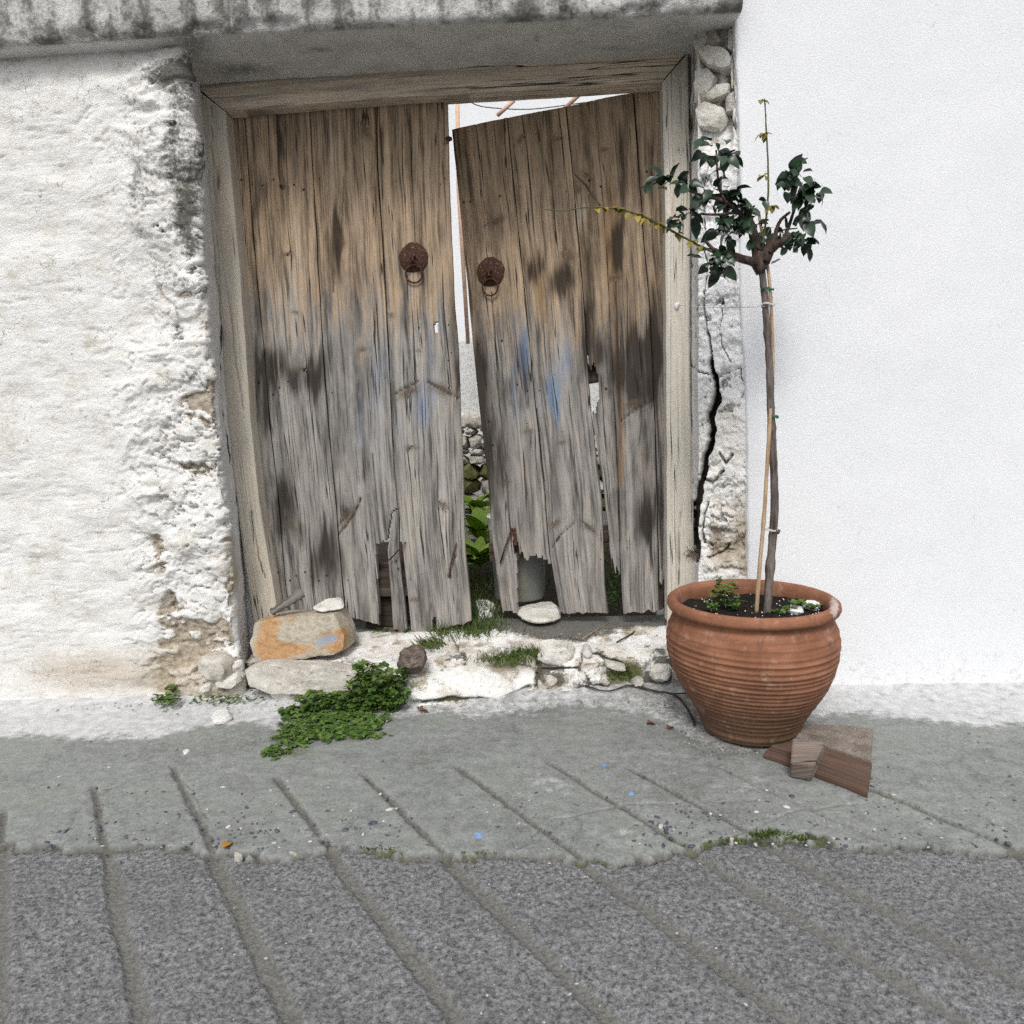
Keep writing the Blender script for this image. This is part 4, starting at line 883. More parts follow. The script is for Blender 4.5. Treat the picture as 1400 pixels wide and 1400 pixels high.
def door_paint(px, py):
    g = np.stack([px*.05, py*.0045, np.zeros_like(px)], -1); st = fbm(g, 1, 4, 55, .6); st2 = fbm(g*np.array([.5, 2.2, 1]), 1, 4, 56, .6)
    jx = px+9*fbm(np.stack([px*.04, py*.012, np.zeros_like(px)], -1), 1, 3, 57); jy = py+26*fbm(np.stack([px*.09, py*.01, np.zeros_like(px)], -1), 1, 3, 58)
    dk = 1.25*blobs(jx, jy, DARK)+0.30*sst(0.0, .5, st)+0.30*sst(.05, .5, st2)*sst(380, 520, py)+np.where(px > 615, .10, .02)+.18*blobs(px, py, [(680, 640, 60, 160, 1), (430, 700, 90, 140, .8), (740, 180, 110, 50, .8), (870, 620, 50, 200, .7), (560, 800, 90, 60, .4), (350, 500, 30, 300, .8), (840, 420, 60, 120, .7), (640, 330, 40, 160, .6)])
    return blobs(jx, jy, BLUE), blobs(jx, jy, OCH), np.clip(dk, 0, 1), blobs(jx, jy, PALE)+.25*sst(.1, .5, -st)
def door_brown(px, py):
    b = sst(560, 300, py)*0.72+0.10
    return np.clip(b+np.where(px > 615, 0.13, 0.0), 0, 1)
YD = 2.872
dl = empty('door_leaf', P(470, 862, Y=YD)); tag(dl, 'left leaf of the weathered plank gate, closed, with round rusty knocker plate', 'door', 'leaves of the old plank gate')
pl_ = (0, YD, 0); dk_ = dict(mat=M['door'], parent=dl, point=pl_, paint=door_paint, brown=door_brown)
e1 = [(334, 150), (342, 270), (353, 400), (360, 471), (368, 571), (381, 686), (390, 800), (396, 838)]
e3 = [(423, 142), (428, 240), (437, 400), (443, 500), (451, 600), (459, 686), (467, 786), (473, 842)]
e4 = [(513, 138), (516, 230), (527, 400), (532, 500), (537, 600), (543, 686)]
def sh(L, dx): return [(x+dx, y) for x, y in L]
board('plank', [(286, 152), (298, 270), (310, 400), (324, 571), (338, 690), (356, 800), (364, 850)], sh(e1, -0.8), seed=11, off=-0.004, rag=.005, knots=[], **dk_)
board('plank', sh(e1, 0.8), sh(e3, -0.8), seed=12, rag=.005, cup=.002, knots=[(393, 348, .010, 0), (404, 427, .008, .3), (416, 505, .012, 0), (386, 255, .008, .2), (398, 720, .014, .5)],
      cracks=[([(383, 142), (385, 230), (383, 262)], 1.6, .8), ([(384, 500), (380, 560), (386, 620), (389, 700)], 1.6, .7), ([(412, 480), (417, 560), (424, 640)], 1.2, .5), ([(402, 700), (412, 730)], 1.3, .6), ([(370, 500), (375, 600)], 1.2, .5)], **dk_)
board('plank', sh(e3, 0.8), sh(e4, -0.8)+[(551, 752), (563, 866)], seed=13, rag=.004, cup=.003, off=0.003,
      holes=[[(548, 690), (535, 700), (529, 738), (514, 744), (516, 800), (521, 870), (575, 870)]],
      knots=[(475, 706, .020, -0.85), (496, 478, .010, 0), (500, 180, .018, 1.0), (468, 330, .012, 1.2)],
      cracks=[([(471, 240), (468, 300), (462, 350), (455, 400)], 1.6, .7), ([(463, 730), (483, 705), (492, 682)], 2.2, .9), ([(462, 720), (478, 700)], 1.4, .6), ([(485, 430), (492, 530), (500, 620)], 1.1, .5), ([(510, 620), (516, 700), (520, 740)], 1.5, .7), ([(508, 690), (512, 760), (516, 860)], 1.4, .6)], **dk_)
board('plank', [(536, 600), (541, 680), (530, 752), (538, 863)], [(542, 640), (545, 700), (545, 752), (557, 863)], seed=14, rag=.03, off=-0.006, **dk_)
board('plank', sh(e4, 0.9)+[(551, 752), (563, 866)], [(611, 130), (614, 260), (620, 400), (627, 486), (631, 600), (636, 750), (645, 850)], seed=15, rag=.005, cup=.003, off=0.002,
      holes=[[(595, 439), (599, 440), (599, 455), (594, 454), (593, 446)], [(591, 868), (591, 846), (596, 842), (598, 868)]],
      knots=[(558, 535, .022, -0.45), (603, 532, .022, .45), (572, 480, .006, 0), (562, 612, .012, 0), (604, 690, .016, .6), (566, 820, .010, 0), (533, 430, .010, .4)],
      cracks=[([(548, 150), (551, 205)], 1.3, .6), ([(596, 195), (612, 196)], 1.2, .7), ([(575, 410), (571, 500), (578, 570)], 1.2, .5), ([(538, 540), (555, 530), (572, 522)], 1.8, .9), ([(585, 522), (605, 533), (628, 545)], 1.8, .9), ([(600, 600), (606, 700), (604, 780)], 1.1, .5), ([(622, 760), (612, 790)], 1.6, .9), ([(560, 640), (566, 760), (570, 860)], 1.2, .5), ([(592, 700), (596, 850)], 1.2, .6), ([(622, 700), (626, 840)], 1.0, .5)], **dk_)
for i, y in enumerate((256, 518, 800)):
    board('batten', [(310, y-15), (604, y-20)], [(310, y+19), (604, y+14)], M['batten'], dl, pl_, off=-0.034, thick=0.035, seed=21+i, brown=0.5)
board('batten', [(500, 770), (560, 766)], [(500, 858), (560, 855)], M['batten'], dl, pl_, off=-0.072, thick=0.02, seed=25, brown=0.5)

def strip(parent, L, plane, seed):
    board('joint_light_stop', sh(L, -5), sh(L, 5), M['batten'], parent, plane[0], plane[1], off=-0.0325, thick=0.004, seed=seed, brown=0.5, du=.008, dv=.02)  # thin dark strips added behind the plank joints to block light coming through
for i_, L_ in enumerate((e1, e3, e4)): strip(dl, L_, (pl_, (0, -1, 0)), 26+i_)
def studs(parent, pts, plane, r=0.0052):
    V = []; Fc = []; n = np.asarray(plane[1], float); n /= np.linalg.norm(n); ax = np.cross([0, 0, 1.0], n); ax /= np.linalg.norm(ax); ay = np.cross(n, ax)
    rnd = random.Random(5)
    for (x, y) in pts:
        c = P(x, y, plane=plane)+n*0.0062; b = len(V); rr = r*rnd.uniform(.75, 1.2)
        V.append(c+n*0.002)
        for k in range(8): V.append(c+rr*(math.cos(k*math.pi/4)*ax+math.sin(k*math.pi/4)*ay)-n*0.006)
        Fc += [(b, b+1+k, b+1+(k+1) % 8) for k in range(8)]
    o = mk('nail_heads', V, Fc, M['nail'], parent); o['kind'] = 'stuff'
def c1(L): return [(230+x*.2857, y*.2857) for x, y in L]
studs(dl, c1([(505, 860), (538, 890), (602, 885), (648, 908), (724, 855), (767, 882), (852, 877), (882, 843), (932, 870), (978, 900), (1092, 870), (1155, 895), (1183, 860), (1303, 885), (1322, 855), (520, 635), (570, 1220), (350, 860), (452, 888)])
      + [(230+x*.2857, 400+y*.2857) for x, y in [(433, 425), (503, 487), (533, 455), (575, 425), (607, 455), (785, 480), (812, 380), (882, 412), (915, 437), (983, 388), (1040, 405), (1198, 168), (1343, 155), (1355, 288), (1340, 325)]]
      + [(230+x*.2857, 750+y*.2857) for x, y in [(523, 113), (583, 152), (612, 130), (655, 112), (687, 132), (722, 152), (757, 128), (893, 125), (860, 150), (978, 122), (900, 197), (1160, 145), (1213, 122), (1345, 95), (1290, 60), (1250, 120), (1100, 95), (1090, 60)]], (pl_, (0, -1, 0)))

def knocker(parent, px, py, plane):
    n = np.asarray(plane[1], float); n /= np.linalg.norm(n)
    c = P(px, py, plane=plane)+n*0.004; ax = np.cross([0, 0, 1.0], n); ax /= np.linalg.norm(ax); ay = np.cross(n, ax)
    R_ = 0.0605; prof = [(0, .020), (.010, .0195), (.018, .015), (.030, .0125), (.045, .0085), (.056, .0045), (R_, .001), (R_, -.003)]
    V = []; Fc = []; seg = 40
    for j, (r, h) in enumerate(prof):
        for k in range(seg):
            a = 2*math.pi*k/seg; rr = r*(1+0.025*math.sin(5*a+j)+0.015*math.sin(11*a))
            V.append(c+rr*(math.cos(a)*ax+math.sin(a)*ay)+n*(h-0.002*(rr/R_)*math.sin(3*a)))
    for j in range(len(prof)-1):
        for k in range(seg):
            k2 = (k+1) % seg; Fc.append((j*seg+k, j*seg+k2, (j+1)*seg+k2, (j+1)*seg+k))
    pl = mk('knocker_plate', V, [f[::-1] for f in Fc], M['rust'], parent)
    tube('staple', smoothpts([c+n*.014+ax*-.008+ay*.006, c+n*.028+ax*-.007+ay*0, c+n*.034+ay*-.006, c+n*.028+ax*.007, c+n*.014+ax*.008+ay*.006], 14), .0042, M['rust'], pl, 8)
    tube('staple', smoothpts([c+n*.030+ay*-.004, c+n*.034+ay*-.016, c+n*.022+ay*-.026+ax*-.014, c+n*.017+ay*-.044+ax*-.027], 14), .0036, M['rust'], pl, 8)
    tube('staple', smoothpts([c+n*.030+ay*-.004, c+n*.034+ay*-.016, c+n*.022+ay*-.026+ax*.014, c+n*.017+ay*-.044+ax*.027], 14), .0036, M['rust'], pl, 8)
    rc = c+n*.016-ay*.066; pts = [rc+.034*(math.cos(a)*ax+math.sin(a)*ay)+n*(.004*math.sin(a)) for a in np.linspace(0, 2*math.pi, 37)]
    tube('ring', pts, .0038, M['rust'], pl, 8, cap=False)
knocker(dl, 566, 353, (pl_, (0, -1, 0)))
tube('latch_pin', [P(611, 190, Y=YD-.002), P(613, 190, Y=YD-.012), P(618, 190, Y=YD-.012)], [.008, .011, .006], M['rust'], dl, 8)

# ------------------------------------------------------------------ right leaf, swung a little into the yard and sagging
HG = P(909, 480, Y=YD+0.004); SW = math.radians(11)
RN = np.array([-math.sin(SW), -math.cos(SW), 0.0])
dr = empty('door_leaf', P(760, 840, plane=(HG, RN))); tag(dr, 'right leaf of the weathered plank gate, sagging inward, blue and ochre stains, broken foot', 'door', 'leaves of the old plank gate')
rk_ = dict(mat=M['door'], parent=dr, point=HG, normal=RN, paint=door_paint, brown=door_brown)
ea = [(694, 161), (701, 243), (717, 400), (731, 543), (743, 657), (751, 757)]
eb = [(774, 146), (783, 243), (797, 400), (803, 486), (809, 571), (823, 686), (827, 800)]
ec = [(866, 127), (874, 243), (881, 343), (887, 400), (892, 500), (896, 600), (899, 700), (901, 834)]
board('plank', [(618, 177), (623, 229), (640, 400), (647, 480), (654, 543), (667, 657), (673, 743), (687, 838)], sh(ea, -0.8)+[(753, 767), (752, 838)], seed=31, rag=.0, cup=.002,
      holes=[[(707, 850), (707, 756), (711, 758), (715, 752), (717, 762), (721, 768), (725, 758), (729, 761), (733, 757), (737, 764), (741, 760), (745, 766), (749, 762), (750, 772), (757, 768), (757, 850)], [(701, 738), (708, 740), (709, 757), (703, 758)], [(668, 850), (690, 836), (710, 837), (712, 850)]],
      knots=[(680, 302, .016, -0.4), (664, 290, .005, 0), (722, 590, .010, 0), (690, 660, .010, 0)],
      cracks=[([(652, 170), (657, 260), (665, 300), (668, 345)], 1.3, .6), ([(672, 400), (680, 520), (690, 620), (700, 740)], 1.5, .8), ([(655, 440), (665, 560), (676, 660)], 1.2, .6), ([(690, 430), (702, 560), (715, 690)], 1.1, .5), ([(673, 560), (675, 610)], 1.6, .7), ([(660, 312), (668, 304), (690, 300)], 1.4, .6)], **rk_)
board('plank', sh(ea, 0.8)+[(756, 780), (766, 838)], sh(eb, -0.8)+[(831, 838)], seed=32, rag=.005, cup=.003, off=0.003,
      knots=[(768, 605, .008, 0), (760, 716, .014, -0.6), (805, 722, .014, .7), (778, 350, .016, .5), (762, 190, .008, 0), (712, 190, .012, -.8)],
      cracks=[([(735, 560), (742, 640), (748, 750)], 1.6, .8), ([(748, 440), (757, 560)], 1.1, .5), ([(755, 748), (768, 730), (785, 715)], 1.7, .8), ([(795, 712), (812, 728)], 1.6, .8), ([(770, 340), (792, 352)], 1.4, .6), ([(760, 180), (750, 200), (745, 195)], 1.2, .5), ([(785, 740), (788, 830)], 1.2, .5), ([(718, 420), (725, 520)], 1.0, .5)], **rk_)
board('plank', sh(eb[:5], 0.8)+[(822, 650), (830, 720), (836, 775)], [(812, 137), (822, 243), (832, 400), (838, 520), (842, 600), (845, 686), (847, 775)], seed=33, rag=.03, cup=.0,
      holes=[[(805, 498), (808, 506), (811, 496), (815, 504), (818, 515), (819, 545), (816, 552), (815, 566), (809, 563), (806, 540)]],
      knots=[(802, 240, .012, .9), (790, 260, .010, 0)], cracks=[([(785, 238), (800, 252), (820, 282)], 2.2, .9), ([(815, 560), (822, 640), (832, 740)], 1.6, .8), ([(826, 560), (835, 700)], 1.2, .6), ([(800, 430), (804, 490)], 2.0, .9)], **rk_)
board('plank', [(812.6, 137), (822.6, 243), (832.6, 400), (838.6, 520), (843, 600), (846, 686), (848, 764), (852, 838)], sh(ec, -0.8), seed=34, rag=.005, cup=.003, off=0.004,
      knots=[(868, 552, .018, -0.3), (825, 205, .008, 0), (840, 380, .014, 0)],
      cracks=[([(850, 575), (870, 560), (893, 548)], 2.0, .8), ([(885, 480), (892, 560)], 1.4, .6), ([(858, 740), (862, 830)], 1.6, .7), ([(870, 440), (876, 520)], 1.6, .8), ([(888, 640), (893, 760)], 1.2, .5)], **rk_)
board('plank', sh(ec[:-1], 0.8)+[(902, 800)], [(912, 119), (916, 229), (918, 400), (920, 600), (918, 700), (912, 800)], seed=35, rag=.03, off=-0.004, cracks=[([(896, 520), (903, 640), (905, 780)], 1.6, .8)], **rk_)
for i_, L_ in enumerate((ea[:5], eb[:4], ec, [(812.3, 139), (822.3, 243), (832.3, 400), (838.3, 520), (843, 600), (846, 686), (848, 760)])): strip(dr, L_, (HG, RN), 44+i_)
for i, y in enumerate((268, 512, 738)):
    board('batten', [(668 if i else 650, y-8+14), (908, y-32)], [(670 if i else 652, y+20+10), (908, y-2)], M['batten'], dr, HG, RN, off=-0.034, thick=0.035, seed=41+i, brown=0.5)
def c2(L): return [(600+x*.2857, y*.2857) for x, y in L]
studs(dr, c2([(120, 968), (150, 965), (292, 938), (390, 895), (440, 913), (478, 940), (503, 903), (528, 870), (570, 893), (610, 918), (720, 865), (775, 892), (803, 855), (823, 820), (876, 843), (930, 870), (995, 820), (955, 818)])
      + [(600+x*.2857, 400+y*.2857) for x, y in [(190, 245), (302, 230), (377, 440), (425, 470), (483, 468), (555, 395), (588, 420), (662, 410), (690, 380), (242, 615), (538, 702), (258, 728), (800, 460)]]
      + [(560+x*.2857, 650+y*.2857) for x, y in [(740, 388), (770, 365), (810, 380), (868, 385), (915, 400), (1045, 345), (1145, 365), (1085, 330), (1075, 480)]], (HG, RN))
knocker(dr, 671, 372, (HG, RN))
tube('hook', [P(684, 770, plane=(HG+RN*.012, RN)), P(690, 750, plane=(HG+RN*.02, RN)), P(700, 722, plane=(HG+RN*.012, RN))], .004, M['rust'], dr, 6)
tube('hook', [P(615, 790, Y=YD-.012), P(616, 772, Y=YD-.02), P(624, 742, Y=YD-.012)], .0035, M['rust'], dl, 6)
tube('hook', [P(532, 766, Y=YD-.012), P(545, 752, Y=YD-.02), P(555, 741, Y=YD-.012)], .003, M['rust'], dl, 6)
mk('rust_strap', [P(x, y, plane=(HG+RN*o, RN)) for o in (.004, .007) for x, y in ((699, 722), (705, 722), (708, 745), (703, 746))], [(0, 1, 2, 3), (7, 6, 5, 4), (0, 4, 5, 1), (1, 5, 6, 2), (2, 6, 7, 3), (3, 7, 4, 0)], M['rust'], dr, False)

# ------------------------------------------------------------------ the yard behind the gate
yh = []
zt_ = P(640, 462, Y=5.6)[2]
def yard_wall(name, x0, x1, y, z0, z1, mat, label, th=0.25, bumpy=0.01, seed=1, slope=0.0):
    xs = np.linspace(x0, x1, 60); zs = np.linspace(z0, z1, 40); X, Z = np.meshgrid(xs, zs); G = np.stack([X, np.full_like(X, y), Z], -1)
    G[..., 1] += bumpy*fbm(G, 5, 4, seed); G[..., 2] += slope*(X-x0)*(Z-z0)/(z1-z0)+0.03*fbm(G, 6, 3, seed+3)*(Z-z0)/(z1-z0)
    top = G[-1].copy(); top[:, 1] = y+th; low = top.copy(); low[:, 2] = z0
    return tag(gridmesh(name, np.concatenate([G, top[None], low[None]]), M[mat]), label, 'wall')
yard_wall('yard_wall', -1.9, 1.5, 5.6, 0.1, zt_, 'yardwall', 'rough grey rendered yard wall seen through the gap between the leaves', seed=5)
yard_wall('house_wall', -5, 5, 8.5, 0.0, 7.5, 'stucco', 'bright white house wall far behind the gate gap', seed=8)
ds = empty('dry_stone_wall', P(640, 760, Y=5.0)); tag(ds, 'low dry stone wall of pale stones in the yard behind the gate gap', 'wall')
rnd = random.Random(11)
yrow = [(566, 586), (587, 592), (595, 614), (615, 621), (622, 634), (635, 655), (656, 676), (677, 700)]
for r, (ya, yb) in enumerate(yrow):
    x = 590+rnd.uniform(-10, 5)
    while x < 850:
        wdt = rnd.uniform(16, 34) if r < 5 else rnd.uniform(24, 44)
        ym, yM = ya+rnd.uniform(-1, 2), yb+rnd.uniform(-2, 1)
        pillow('stone', [(x-2, ym+1), (x+wdt*.3, ym-2), (x+wdt*.8, ym-1), (x+wdt+2, ym+2), (x+wdt+2, yM), (x+wdt*.7, yM+2), (x+wdt*.2, yM+2), (x-2, yM-1)], (0, 4.95, 0), (0, -1, 0), .09,
               M['mossrock'] if r >= 5 and rnd.random() < .7 else M['palestone' if rnd.random() < .5 else 'whitestone'], ds, 3.0, 300+int(x)+r*31, .16, .12, 7, 24)
        x += wdt
zb_ = 0.15
def lathe(name, prof, loc, mat, parent=None, seg=48, attrs=None, fn=None, flip=False):
    V = []
    for r, z in prof:
        for k in range(seg):
            a = 2*math.pi*k/seg; V.append((r*math.cos(a), r*math.sin(a), z))
    V = np.array(V)
    if fn: V = fn(V)
    Fc = [(j*seg+k, j*seg+(k+1) % seg, (j+1)*seg+(k+1) % seg, (j+1)*seg+k) for j in range(len(prof)-1) for k in range(seg)]
    if flip: Fc = [f[::-1] for f in Fc]
    me = bpy.data.meshes.new(name); me.from_pydata(V.tolist(), [], Fc)
    if attrs: setattrs(me, attrs(V))
    me.update(); o = link(name, me, mat, None); o.location = loc
    if parent: o.parent = parent; o.location = Vector(loc)-parent.location
    return o
# bucket
BB = P(716, 826, Y=3.06); zbk = BB[2]; bc = (P(711, 800, Y=3.24)[0], 3.21, zbk)
rb = 0.128; hb = P(670, 706, Y=3.2)[2]-zbk
bk = empty('bucket', bc); tag(bk, 'grey plastic bucket with ochre print behind the broken gate foot', 'bucket')
lathe('bucket_body', [(0.0, 0.002), (rb*.9, 0.0), (rb*.94, .008), (rb*1.0, hb*.5), (rb*1.07, hb*.86), (rb*1.02, hb*.86), (rb*.96, hb*.4), (0, .01)], bc, M['bucket'], bk)
lathe('bucket_rim', [(rb*1.075, hb*.84), (rb*1.09, hb*.86), (rb*1.12, hb*.985), (rb*1.15, hb), (rb*1.12, hb*1.015), (rb*1.06, hb*.98), (rb*1.02, hb*.8)], bc, M['bucketwhite'], bk)
V = []; Fc = []; rnd = random.Random(3)
for r in range(6):
    for ch in range(2):
        for dz in (0.0, .012):
            for dx in (0, .007):
                if rnd.random() < .12: continue
                zz = .04+r*.037+dz*rnd.uniform(.8, 1.1); ang = math.radians(-83)+(ch*.021+dx-.01)/rb
                b = len(V)
                for (ea, ez) in ((-.0022, -.002), (.0022, -.002), (.0022, .002), (-.0022, .002)):
                    aa = ang+ea/rb; R_ = rb*(.94+.06*(zz+ez)/(hb*.5))+.0012
                    V.append((bc[0]+R_*math.cos(aa), bc[1]+R_*math.sin(aa), bc[2]+zz+ez))
                Fc.append((b, b+1, b+2, b+3))
mk('printed_marks', V, Fc, M['print'], bk, False, None, 'stuff')
zs_ = P(735, 838, Y=2.98)[2]
pillow_flat = None
def slab(name, outline, Z, th, mat, parent=None, seed=0, amp=0.1, attrs_fn=None):
    return pillow(name, outline, (0, 0, Z), (0, 0, 1), th, mat, parent, 7.0, seed, amp, 0.012, 9, 36, attrs_fn, facets=4)
tag(slab('flat_stone', [(708, 832), (725, 826), (752, 822), (764, 832), (768, 842), (745, 850), (722, 849), (706, 838)], zs_-.012, .014, M['whitestone'], None, 401), 'flat pale stone under the grey bucket', 'stone')
tag(slab('white_stone', [(648, 828), (665, 824), (678, 832), (672, 845), (655, 845)], ZD, .03, M['whitechip'], None, 402, .15), 'small white stone in the grass between the leaves', 'stone')

def leafmesh(name, L, W, fold=0.25, droop=0.25, nl=6, wave=0.0, tip=1.6):
    V = []; Fc = []
    for i in range(nl+1):
        t = i/nl; w_ = W*math.sin(math.pi*min(1, t**0.9))**0.65*(1-0.12*t) if 0 < t < 1 else 0.0006
        z = -droop*L*t*t
        for s_ in (-1, 0, 1): V.append((s_*w_, L*t, z+(abs(s_)*fold*w_)+wave*L*math.sin(t*9+s_)*abs(s_)))
    for i in range(nl):
        for s_ in (0, 1): Fc.append((i*3+s_, i*3+s_+1, (i+1)*3+s_+1, (i+1)*3+s_))
    me = bpy.data.meshes.new(name); me.from_pydata(V, [], Fc); me.update()
    me.polygons.foreach_set('use_smooth', np.ones(len(me.polygons), bool)); return me
def orient(loc, d, up, sc=1.0, roll=0.0):
    d = Vector(d).normalized(); up = Vector(up); x = d.cross(up)
    if x.length < 1e-4: x = d.cross(Vector((1, 0, 0)))
    x.normalize(); z = x.cross(d)
    m = Matrix((x, d, z)).transposed().to_4x4() @ Matrix.Rotation(roll, 4, 'Y') @ Matrix.Scale(sc, 4)
    m.translation = Vector(loc); return m
def place(name, me, parent, mw):
    o = bpy.data.objects.new(name, me); COL.objects.link(o); o.parent = parent
    o.matrix_parent_inverse = Matrix.Translation(parent.location).inverted(); o.matrix_basis = mw; return o
big = [leafmesh('broad_leaf_mesh', .20, .050, .35, .55, 12, .03) for _ in range(2)]
for m_ in big: m_.materials.append(M['leafbright'])
rnd = random.Random(21)
for k, (bx_, by_, Yb, n_, sc) in enumerate([(655, 775, 3.8, 24, 1.0), (650, 705, 4.5, 16, 1.0), (700, 760, 4.1, 12, .9), (625, 770, 3.95, 14, 1.0), (656, 738, 4.15, 16, 1.0)]):
    base = P(bx_, by_, Y=Yb); base[2] = max(.13, base[2])
    pt_ = empty('leafy_plant', base)
    tag(pt_, ['bright green broad leaved plant nearest the gate gap', 'bright broad leaved plant at the foot of the yard stone wall', 'broad leaved plant behind the right leaf of the gate', 'broad leaved plant behind the left leaf of the gate', 'broad leaved plant in the gate gap, between the nearest one and the stone wall'][k], 'plant', 'broad leaved yard plants')
    for i in range(n_):
        a = i*2.4+rnd.uniform(-.3, .3); el = rnd.uniform(.5, 1.25)
        d = (math.cos(a)*math.cos(el), math.sin(a)*math.cos(el), math.sin(el)); place('leaf', big[i % 2], pt_, orient(base+np.array([0, 0, rnd.uniform(0, .05)]), d, (0, 0, 1), sc*rnd.uniform(.6, 1.1), rnd.uniform(-.4, .4)))
tag(tube('vertical_pole', [P(625, 110, Y=5.2), P(627, 260, Y=5.2), P(640, 470, Y=5.2)], .016, M['reed'], None, 8), 'thin upright pinkish pole behind the gate gap', 'pole')
tag(tube('leaning_reed', [P(680, 158, Y=4.2), P(703, 137, Y=4.2)], .012, M['reed'], None, 8), 'short slanting pole seen above the right leaf, nearest the gap', 'pole', 'slanting poles above the gate')
tag(tube('leaning_reed', [P(770, 150, Y=4.2), P(800, 122, Y=4.2), P(830, 96, Y=4.2)], .012, M['reed'], None, 8), 'slanting pole seen above the middle of the right leaf', 'pole', 'slanting poles above the gate')
tag(tube('wire', smoothpts([P(630, 128, Y=4.4), P(650, 143, Y=4.4), P(680, 148, Y=4.4), P(730, 149, Y=4.4), P(800, 140, Y=4.4)], 20), .0028, M['wire'], None, 6), 'thin dark wire sagging above the right leaf', 'wire')

# ------------------------------------------------------------------ little greens
def foliage(name, mat, leaves, parent=None, lob=3):
    """leaves: list of (position, direction, size): one mesh of small lobed leaves"""
    V = []; Fc = []; R = []; rn = random.Random(len(leaves))
    for (p, d, s_) in leaves:
        p = Vector(p); d = Vector(d).normalized(); x = d.cross(Vector((rn.uniform(-.4, .4), rn.uniform(-.4, .4), 1)))
        if x.length < 1e-3: x = Vector((1, 0, 0))
        x.normalize(); z = x.cross(d); r_ = rn.random()
        for q in range(lob):
            a = (q-(lob-1)/2)*1.05; dd = d*math.cos(a)+x*math.sin(a); xx = x*math.cos(a)-d*math.sin(a); b = len(V)
            for (l_, w_, h_) in ((0, 0, 0), (.45, -.38, .10), (.8, -.3, .02), (1, 0, -.12), (.8, .3, .02), (.45, .38, .10), (.55, 0, -.02)):
                V.append(p+dd*l_*s_+xx*w_*s_+z*h_*s_); R.append(r_)
            Fc += [(b, b+1, b+6), (b+1, b+2, b+6), (b+2, b+3, b+6), (b+3, b+4, b+6), (b+4, b+5, b+6), (b+5, b, b+6)]
    return mk(name, np.array([tuple(v) for v in V]), Fc, mat, parent, False, {'rnd': np.array(R)}, 'stuff')
def blades(name, mat, roots, parent=None):
    """roots: (base, direction, length, width)"""
    V = []; Fc = []; R = []; rn = random.Random(len(roots))
    for (p, d, L, wd) in roots:
        p = Vector(p); d = Vector(d).normalized(); sd_ = d.cross(Vector((rn.uniform(-1, 1), rn.uniform(-1, 1), .2))); sd_ = sd_.normalized() if sd_.length > 1e-3 else Vector((1, 0, 0))
        flat = Vector((d.x, d.y, 0)); flat = flat.normalized() if flat.length > 1e-3 else Vector((rn.uniform(-1, 1), rn.uniform(-1, 1), 0)).normalized()
        r_ = rn.random(); b = len(V); bend = rn.uniform(.1, .7)
        for i in range(5):
            t = i/4; q = p+d*(L*t)+(flat*0.5-Vector((0, 0, .6)))*(bend*L*t*t*.6); ww_ = wd*(1-t**1.5)
            V += [q-sd_*ww_, q+sd_*ww_]; R += [r_, r_]
        for i in range(4): Fc.append((b+2*i, b+2*i+1, b+2*i+3, b+2*i+2))
    return mk(name, np.array([tuple(v) for v in V]), Fc, mat, parent, False, {'rnd': np.array(R)}, 'stuff')
rnd = random.Random(77)
def gauss2(): return rnd.gauss(0, 1), rnd.gauss(0, 1)
def weed_clump(label, spots, size, seed, vol=()):
    c0 = spots[0]; b0 = P(c0[0], c0[1], Z=0.01); e = empty('weed_clump', b0); tag(e, label, 'weed')
    L = []; St = []
    for (cx, cy, rx, ry, n_, h0, Zb) in spots:
        for _ in range(n_):
            a, b = rnd.uniform(-1, 1), rnd.uniform(-1, 1)
            if a*a+b*b > 1: continue
            g = P(cx+a*rx, cy+b*ry, Z=Zb); hh = h0*(1-.7*(a*a+b*b))*rnd.uniform(.4, 1.05)
            tip = g+np.array([rnd.uniform(-.015, .015), rnd.uniform(-.02, .01), hh]); az = rnd.uniform(0, 6.28)
            L.append((tip, (math.cos(az), math.sin(az), rnd.uniform(-.2, .35)), size*rnd.uniform(.6, 1.15)))
            if rnd.random() < .35: St.append((g, tuple(tip-g+np.array([1e-4, 0, 0])), float(np.linalg.norm(tip-g))+.004, .0012))
    for (cx, cy, Yc, rx, ry, rz, n_) in vol:
        c = P(cx, cy, Y=Yc)
        for _ in range(n_):
            v_ = np.array([rnd.gauss(0, 1), rnd.gauss(0, 1), rnd.gauss(0, 1)]); v_ /= np.linalg.norm(v_); v_ *= rnd.uniform(.55, 1.05)*(1+.25*math.sin(3*math.atan2(v_[2], v_[0])+cx))
            p_ = c+v_*np.array([rx, ry, rz]); p_[2] = max(p_[2], .006)
            L.append((p_, (v_[0]+rnd.gauss(0, .5), v_[1]-.2+rnd.gauss(0, .5), rnd.uniform(-.2, .4)), size*rnd.uniform(.4, 1.45)))
            if rnd.random() < .2: St.append((np.array([p_[0]*.6+c[0]*.4, p_[1], .004]), tuple(p_-np.array([p_[0]*.6+c[0]*.4, p_[1], .004])+1e-4), float(p_[2])+.004, .0012))
    foliage('leaves', M['weed'], L, e)
    if St: blades('stems', M['weed'], St, e)
    return e
